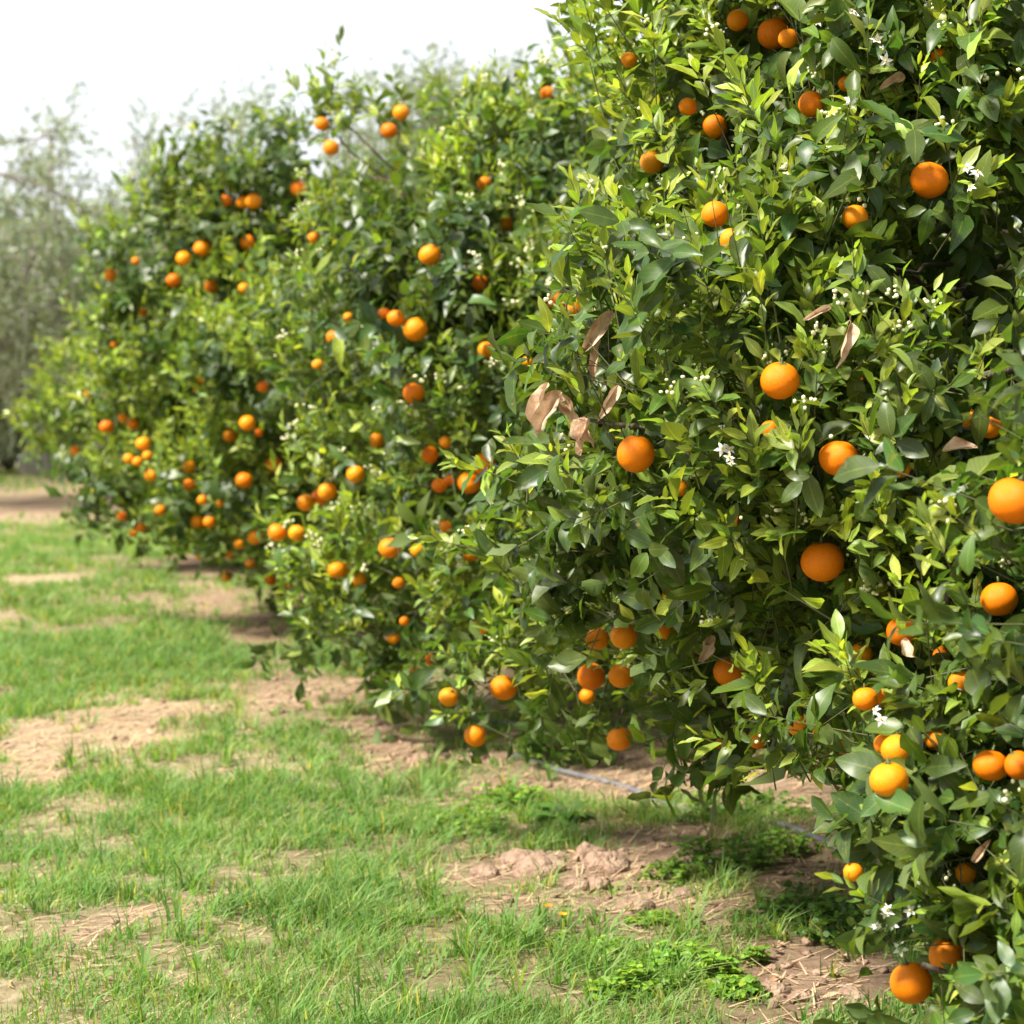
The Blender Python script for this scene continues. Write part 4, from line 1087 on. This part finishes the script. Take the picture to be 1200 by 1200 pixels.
olive(120, 118, 24, 2.1, 'tall grey green olive tree with open upright top, left of the orange row', .8, 10)
olive(-75, 215, 23, 2.1, 'grey green olive tree cut by the left edge of the picture', .95, 9)
olive(40, 290, 30, 2.2, 'lower olive tree behind and between the two nearer left olives', 1.1, 9)
olive(250, 165, 29, 1.4, 'thin sparse olive top rising just behind the fourth orange tree', .5, 6)
olive(475, 66, 21, .8, 'hazy olive top showing above the middle orange tree', 1.2, 8)
olive(560, 84, 23, .9, 'right hand olive top above the middle orange tree', 1.0, 7)
olive(-220, 130, 27, 2.2, 'olive tree wholly left of the farthest orange tree', 1.0, 8)


# ------------------------------------------------------------------ far shrubs at the edge of the field
def shrub(px, d, w, h, label, tint):
    base = at(px, 440, d); base[2] = 0
    root = empty('shrub', base); tag(root, label, 'shrub', 'shrubs at the far edge of the field')
    n = int(2600 * w * h)
    u = norm(R.normal(size=(n, 3))) * (R.random((n, 1)) ** .4) * [w, w * .7, h * .5] + [0, 0, h * .5]
    u = u[vnoise(u, .45, 71) > .36]; n = len(u)
    lv = Bag(); ln = R.uniform(.06, .12, n)
    add_leaves(lv, T_FAR, u, norm(R.normal(size=(n, 3)) + [0, 0, .5]), norm(R.normal(size=(n, 3)) + [0, 0, .7]), ln, ln * .45, np.zeros(n), np.zeros(n), np.column_stack([np.clip(tint + R.normal(0, .25, n), 0, 1), R.random((n, 2))]))
    lv.build('foliage', M_OLIVE, root)
    st = Bag()
    for k in range(6):
        an = k * 1.05; tube(st, [(0, 0, -.03), (math.cos(an) * w * .3, math.sin(an) * w * .2, h * .4), (math.cos(an) * w * .6, math.sin(an) * w * .4, h * .75)], [.035, .025, .01], 5)
    st.build('stem', M_BARK, root)


shrub(8, 31, 1.0, 1.5, 'pale blue green bush at the far left edge, nearest the gravel strip', .9)
shrub(-60, 30, 1.4, 2.8, 'tall grey bush cut off by the left edge', .6)
shrub(55, 32, 1.4, 3.1, 'taller grey green bush right of the pale one, far left', .5)
shrub(120, 33, 1.4, 2.8, 'grey green bush half hidden behind the farthest orange tree', .5)
# the distant wood that closes the view
n = 26000
wx = R.uniform(-60, 60, n); wy = 75 + R.normal(0, 2.5, n)
hh = 4.5 + 2.5 * vnoise(np.column_stack([wx, wy * 0]), 7, 81) + 1.2 * vnoise(np.column_stack([wx, wy * 0]), 2, 82)
wz = hh * R.random(n) ** .8
lv = Bag(); ln = R.uniform(.35, .8, n)
add_leaves(lv, T_FAR, np.column_stack([wx, wy, wz]), norm(R.normal(size=(n, 3)) + [0, 0, .5]), norm(R.normal(size=(n, 3)) + [0, -.4, .6]), ln, ln * .7, np.zeros(n), np.zeros(n), np.column_stack([np.clip(.4 + .5 * (vnoise(np.column_stack([wx, wz]), 3, 83) - .5) + R.normal(0, .15, n), 0, 1), R.random((n, 2))]))
tag(lv.build('distant_wood', M_OLIVE), 'pale grey green wood closing the view at the far edge of the field', 'wood', kind='stuff')
# gravel strip far left
pts = [ground_at(-300, 545), ground_at(60, 545), ground_at(60, 530), ground_at(-300, 530)]
me = mesh_data('gravel_path', [(p_[0], p_[1], .012) for p_ in pts], [[0, 1, 2, 3]], M_STONE)
tag(obj('gravel_path', me), kind='structure')

# ------------------------------------------------------------------ things lying and growing on the ground
def hose(pts, r, label):
    P2 = []
    for a, b_ in zip(pts[:-1], pts[1:]):
        g0, g1 = ground_at(*a), ground_at(*b_)
        for q in np.linspace(0, 1, 6)[:-1]: P2.append(g0 + (g1 - g0) * q)
    P2.append(ground_at(*pts[-1])); P2 = np.array(P2)
    P3 = np.column_stack([P2, gheight(P2) + r * .8])
    for _ in range(3): P3[1:-1] = (P3[:-2] + P3[1:-1] * 2 + P3[2:]) / 4
    bag = Bag(); tube(bag, P3, np.full(len(P3), r), 8)
    o = bag.build('irrigation_pipe', M_HOSE, None, P3[0]); tag(o, label, 'pipe')


hose([(600, 880), (650, 893), (720, 910), (800, 940), (855, 958), (925, 985), (1010, 1020), (1100, 1060)], .011, 'straight grey irrigation pipe lying on the dirt under the big tree')
hose([(470, 775), (486, 795), (487, 818), (500, 832), (530, 836), (580, 838), (640, 850)], .012, 'curved grey irrigation pipe on the ground under the middle tree')


def clod(px, py, size, label, flat=.6):
    gp = ground_at(px, py)
    nu, nv = 22, 14
    T, P_ = np.meshgrid(np.linspace(.02, math.pi - .02, nv), np.arange(nu) * 2 * math.pi / nu, indexing='ij')
    d = np.stack([np.sin(T) * np.cos(P_), np.sin(T) * np.sin(P_), np.cos(T)], -1)
    sd = int(R.integers(100, 900))
    r = .6 + .55 * vnoise(d, .7, sd) + .32 * vnoise(d, .28, sd + 1) + .15 * vnoise(d, .12, sd + 2)
    v = (d * r[..., None] * size * np.array([R.uniform(.8, 1.3), R.uniform(.7, 1), flat])).reshape(-1, 3)
    an = R.uniform(0, 6); c, s_ = math.cos(an), math.sin(an)
    v = v @ np.array([[c, s_, 0], [-s_, c, 0], [0, 0, 1]])
    i = np.arange(nv - 1)[:, None] * nu; j = np.arange(nu)[None]
    f = np.stack([i + j, i + nu + j, i + nu + (j + 1) % nu, i + (j + 1) % nu], -1).reshape(-1, 4)
    v = v * 1.25
    o = obj('dirt_clod', mesh_data('dirt_clod', v, f, M_CLOD, smooth=False), None, (gp[0], gp[1], float(gheight(gp[None])[0]) + size * flat * .25))
    tag(o, label, 'dirt clod', 'dirt clods on the bare earth')


for a in ((612, 1010, .05, 'crumbly brown clod at the left end of the clod heap'), (632, 1022, .055, 'wide tan clod left of the pale flat flake'), (690, 1000, .045, 'high brown clod above the pale flat flake'),
          (708, 1020, .05, 'dark cracked clod right of the pale flat flake'), (676, 1048, .032, 'dark small clod just below the pale flat flake'), (700, 1048, .03, 'small clod with shaded underside, right of the one below the flake'),
          (570, 1030, .03, 'low tan clod left of the heap, in thin grass'), (760, 1018, .024, 'little clod on the smooth dirt right of the heap'), (745, 1078, .03, 'pinkish clod on the lower dirt strip'),
          (800, 1060, .03, 'rounded clod in the middle of the lower dirt strip'), (905, 1165, .028, 'pale crumb clod on the dirt near the lowest oranges'), (940, 1170, .024, 'small pale clod right of the crumb clod'), (1000, 1170, .025, 'clod under the corner tree tips'), (495, 885, .035, 'grey clod under the left foot of the big tree'), (560, 880, .03, 'brown clod below the lowest free hanging orange'), (545, 938, .025, 'clod on the bare spot left of the green weeds')):
    clod(*a)


def flake(px, py, size, label):
    gp = ground_at(px, py)
    k = 9; an = np.arange(k) * 6.283 / k
    rr = size * (.7 + .5 * R.random(k))
    ring = np.column_stack([np.cos(an) * rr, np.sin(an) * rr * .8, R.normal(0, size * .06, k)])
    v = np.concatenate([ring, ring * [.92, .92, 1] + [0, 0, .006], [[0, 0, .009]], [[0, 0, 0]]])
    f = []
    for q in range(k):
        n_ = (q + 1) % k
        f += [[q, n_, k + n_, k + q]]
    for q in range(0, k):
        n_ = (q + 1) % k
        f += [[k + q, k + n_, 2 * k, 2 * k]] if False else []
    me = bpy.data.meshes.new('bark_flake')
    faces = [tuple(x) for x in f] + [tuple(range(k, 2 * k))] + [tuple(range(k))[::-1]]
    me.from_pydata([tuple(x) for x in v[:2 * k]], [], faces); me.materials.append(M_STRAWPALE); me.update()
    o = obj('bark_flake', me, None, (gp[0], gp[1], float(gheight(gp[None])[0]) + .035)); o.rotation_euler = (.75, .2, R.uniform(-.5, .5))
    tag(o, label, 'bark flake')


M_STRAWPALE = simple_mat('pale_flake', [(.3, (.34, .23, .15)), (.7, (.5, .37, .26))], 30, .9, bump=.4, bump_scale=80)
flake(651, 1022, .034, 'pale flat flake of dry bark tilted on the clod heap')


def weed(px, py, rad, h, label, n=160, leaf=.03, tint=.7, lobed=True, cat='weed'):
    gp = ground_at(px, py)
    base = np.array([gp[0], gp[1], float(gheight(gp[None])[0])])
    bag, st = Bag(), Bag()
    an = R.uniform(0, 6.283, n); sd = int(R.integers(1, 999)); q = np.sqrt(R.random(n)) * rad * (.45 + 1.1 * vnoise(np.column_stack([np.cos(an), np.sin(an)]), .6, sd))
    p = np.column_stack([np.cos(an) * q, np.sin(an) * q * .9, np.maximum(h * (1 - .55 * (q / rad) ** 2) * R.uniform(.1, 1.1, n), .004)])
    p[:, 2] *= .35 + 1.3 * vnoise(p[:, :2], .05, sd + 1)
    if lobed:
        for k in range(3):
            a2 = R.uniform(0, 6.28, n) * (k == 0) + (0 if k == 0 else 0); 
            if k == 0: a0 = a2
            aa = a0 + k * 2.09
            ax = np.column_stack([np.cos(aa), np.sin(aa), R.uniform(-.1, .35, n)])
            add_leaves(bag, T_MID, p, norm(ax), norm(R.normal(0, .5, (n, 3)) + [0, 0, 1]), leaf * R.uniform(.35, .95, n), leaf * R.uniform(.4, .8, n), R.uniform(0, .3, n), R.uniform(0, .4, n), np.column_stack([np.clip(tint + R.normal(0, .2, n), 0, 1), R.random((n, 2))]), sharp=.6)
    else:
        ax = np.column_stack([np.cos(an), np.sin(an), R.uniform(.1, .9, n)])
        add_leaves(bag, T_NEAR, p * [.3, .3, .2], norm(ax), norm(np.column_stack([-np.cos(an) * .5, -np.sin(an) * .5, np.ones(n)])), leaf * R.uniform(.6, 1.2, n), leaf * R.uniform(.3, .45, n), R.uniform(.1, .5, n), R.uniform(.1, .4, n), np.column_stack([np.clip(tint + R.normal(0, .15, n), 0, 1), R.random((n, 2))]), wav=.4)
    root = empty('weed', base); tag(root, label, cat, 'weeds on the orchard floor')
    bag.build('leaves', M_WEED, root)
    for k in range(min(n, 40)):
        tube(st, [(p[k][0] * .5, p[k][1] * .5, -.01), p[k]], [.0014, .0009], 4)
    st.build('stem', M_WEED, root)


weed(805, 1140, .11, .07, 'largest bright yellow green weed clump, in the lower middle', 330, .026, .8)
weed(745, 1165, .10, .05, 'bright weed patch left of the largest weed clump', 220, .024, .7)
weed(855, 1168, .06, .045, 'small rounded weed below right of the largest weed clump', 90, .032, .75)
weed(720, 1125, .1, .04, 'low weed patch at the upper left of the largest clump', 180, .02, .6)
weed(885, 1130, .035, .05, 'tiny weed on bare dirt, right of the largest clump', 40, .024, .7)
weed(765, 1088, .06, .03, 'flat yellow green weed on the lower dirt strip', 110, .018, .75)
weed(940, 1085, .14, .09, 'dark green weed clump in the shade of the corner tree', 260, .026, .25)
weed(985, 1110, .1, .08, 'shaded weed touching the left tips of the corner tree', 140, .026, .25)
weed(850, 1025, .16, .09, 'mid green weed clump on the dirt beside the straight pipe', 260, .024, .45)
weed(790, 1035, .08, .05, 'small weed at the right end of the smooth dirt', 110, .02, .55)
weed(600, 935, .14, .07, 'bright green weed tuft under the left foot of the big tree', 200, .028, .6)
weed(545, 965, .15, .05, 'flat green weed between the two bare spots', 200, .022, .55)
weed(660, 880, .2, .12, 'lush weed standing under the lowest crossed orange', 260, .03, .6)
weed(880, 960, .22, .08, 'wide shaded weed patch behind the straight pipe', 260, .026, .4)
weed(920, 1010, .1, .07, 'weed growing over the end of the straight pipe', 130, .022, .5)
weed(1120, 1175, .12, .06, 'yellow green weed seen under the lowest oranges', 200, .022, .85)
weed(1150, 1140, .12, .05, 'pale weed behind the bare corner twig', 160, .02, .85)
weed(640, 1105, .05, .05, 'broad leaved dandelion like weed in the grass below the clod heap', 16, .07, .45, lobed=False)
weed(700, 1110, .04, .05, 'second broad leaved weed right of the dandelion like one', 12, .06, .35, lobed=False)
weed(660, 955, .07, .1, 'narrow blue green tufted weed in front of the pipe', 26, .11, .1, lobed=False)


def flower(px, py, h, label):
    gp = ground_at(px, py); z = float(gheight(gp[None])[0])
    root = empty('wild_flower', (gp[0], gp[1], z)); tag(root, label, 'flower', 'small orange flowers in the grass')
    st, pt = Bag(), Bag()
    tube(st, [(0, 0, -.01), (.004, 0, h * .5), (.01, .002, h)], [.0015, .0013, .001], 4)
    k = 11; an = np.arange(k) * 6.283 / k
    ax = norm(np.column_stack([np.cos(an), np.sin(an) - .3, np.full(k, .5)]))
    add_leaves(pt, T_MID, np.tile([.01, .002, h], (k, 1)), ax, norm(np.column_stack([np.zeros(k), np.full(k, -.6), np.ones(k)])), np.full(k, .012), np.full(k, .006), np.full(k, .1), np.zeros(k), np.zeros((k, 3)))
    st.build('stem', M_WEED, root); pt.build('petals', M_ORFLOWER, root)


M_ORFLOWER = simple_mat('orange_petal', [(.3, (.75, .2, .01)), (.7, (.82, .3, .01))], 50, .6)
flower(638, 1096, .06, 'small orange flower left of its twin below the clod heap')
flower(655, 1100, .05, 'small orange flower right of its twin below the clod heap')

# fallen leaves and crumbs under the row
lit = Bag()
b = scatter(26000, -3.5, 2.4, 3.8, 13); b = b[in_view(b, .4)]
g, s = cover(b)
dist = np.min([np.hypot((b[:, 0] - x) / 1.6, (b[:, 1] - y) / 1.8) for x, y in TREES_XY], 0)
keep = R.random(len(b)) < (1 - g * .8) * np.clip(1.5 - dist, .03, 1) * .2
b = b[keep]; n = len(b)
ax = norm(np.column_stack([R.normal(size=(n, 2)), R.normal(0, .25, n)]))
ln = R.uniform(.018, .05, n)
add_leaves(lit, T_MID, np.column_stack([b, gheight(b) + .012]), ax, norm(R.normal(0, .35, (n, 3)) + [0, 0, 1]), ln, ln * R.uniform(.3, .55, n), R.normal(0, .3, n), R.uniform(0, .8, n), R.random((n, 3)), wav=.4)
tag(lit.build('fallen_leaves', M_LITTER), 'dry brown fallen leaves scattered on the dirt below the trees', 'fallen leaves', kind='stuff')

b = scatter(60000, -3.5, 2.2, 3.9, 11); b = b[in_view(b, .3)]
g, s = cover(b)
b = b[R.random(len(b)) < (1 - g) * (1 - .75 * s) * np.clip(vnoise(b, .25, 91) * 1.6 - .3, .05, 1)]
n = len(b)
sz = np.clip(R.exponential(.006, n), .003, .022)
rot = norm(ICO_V[None] + R.normal(0, .28, (n, 12, 3)))
v = (rot * (sz[:, None, None] * R.uniform(.6, 1.2, (n, 12, 1))) * [1, 1, .7] + np.column_stack([b, gheight(b) + sz * .2])[:, None]).reshape(-1, 3)
f = (np.arange(n)[:, None, None] * 12 + ICO_F[None]).reshape(-1, 3)
tag(obj('loose_soil', mesh_data('loose_soil', v, f, M_CLOD, smooth=False)), 'loose crumbs of dry pinkish soil on the bare patches', 'loose soil', kind='stuff')

# ------------------------------------------------------------------ light, sky, camera
w = bpy.data.worlds.new('World'); SC.world = w; w.use_nodes = True
nt = w.node_tree; nt.nodes.clear()
sky = nt.nodes.new('ShaderNodeTexSky'); sky.sky_type = 'NISHITA'; sky.sun_disc = False
sky.sun_elevation = SUN_EL; sky.sun_rotation = SUN_AZ; sky.dust_density = 3
tc = nt.nodes.new('ShaderNodeTexCoord')
no = nt.nodes.new('ShaderNodeTexNoise'); no.inputs['Scale'].default_value = 1.6; no.inputs['Detail'].default_value = 5
nt.links.new(tc.outputs['Generated'], no.inputs['Vector'])
rp = nt.nodes.new('ShaderNodeValToRGB'); rp.color_ramp.elements[0].position = .3; rp.color_ramp.elements[0].color = (.6, .6, .6, 1); rp.color_ramp.elements[1].position = .6
rp.color_ramp.elements[1].color = (.95, .95, .95, 1)
nt.links.new(no.outputs[0], rp.inputs[0])
mx = nt.nodes.new('ShaderNodeMix'); mx.data_type = 'RGBA'
nt.links.new(rp.outputs[0], mx.inputs[0]); nt.links.new(sky.outputs[0], mx.inputs[6]); mx.inputs[7].default_value = (4.6, 4.75, 4.95, 1)
bg = nt.nodes.new('ShaderNodeBackground'); bg.inputs[1].default_value = .1
ow = nt.nodes.new('ShaderNodeOutputWorld')
nt.links.new(mx.outputs[2], bg.inputs[0]); nt.links.new(bg.outputs[0], ow.inputs[0])

from mathutils import Vector
sun = bpy.data.lights.new('sun', 'SUN'); sun.energy = 4.0; sun.angle = math.radians(8); sun.color = (1, .95, .86)
so = bpy.data.objects.new('sun', sun); COL.objects.link(so)
so.rotation_euler = Vector([-c for c in SUN_DIR]).to_track_quat('-Z', 'Y').to_euler()

cam = bpy.data.cameras.new('camera'); co = bpy.data.objects.new('camera', cam); COL.objects.link(co)
cam.sensor_fit = 'HORIZONTAL'; cam.sensor_width = 24; cam.lens = 24 * F / 1200
cam.clip_end = 3000; cam.clip_start = .05
co.location = CAM; co.rotation_euler = (math.pi / 2 - TH, 0, 0)
cam.dof.use_dof = True; cam.dof.focus_distance = 4.35; cam.dof.aperture_fstop = 3.2
SC.camera = co

SC.view_settings.view_transform = 'Standard'; SC.view_settings.look = 'None'
SC.view_settings.exposure = 1.45; SC.view_settings.gamma = 1
SC.cycles.max_bounces = 6; SC.cycles.diffuse_bounces = 4; SC.cycles.glossy_bounces = 2; SC.cycles.transmission_bounces = 4; SC.cycles.transparent_max_bounces = 4
SC.cycles.sample_clamp_indirect = 6
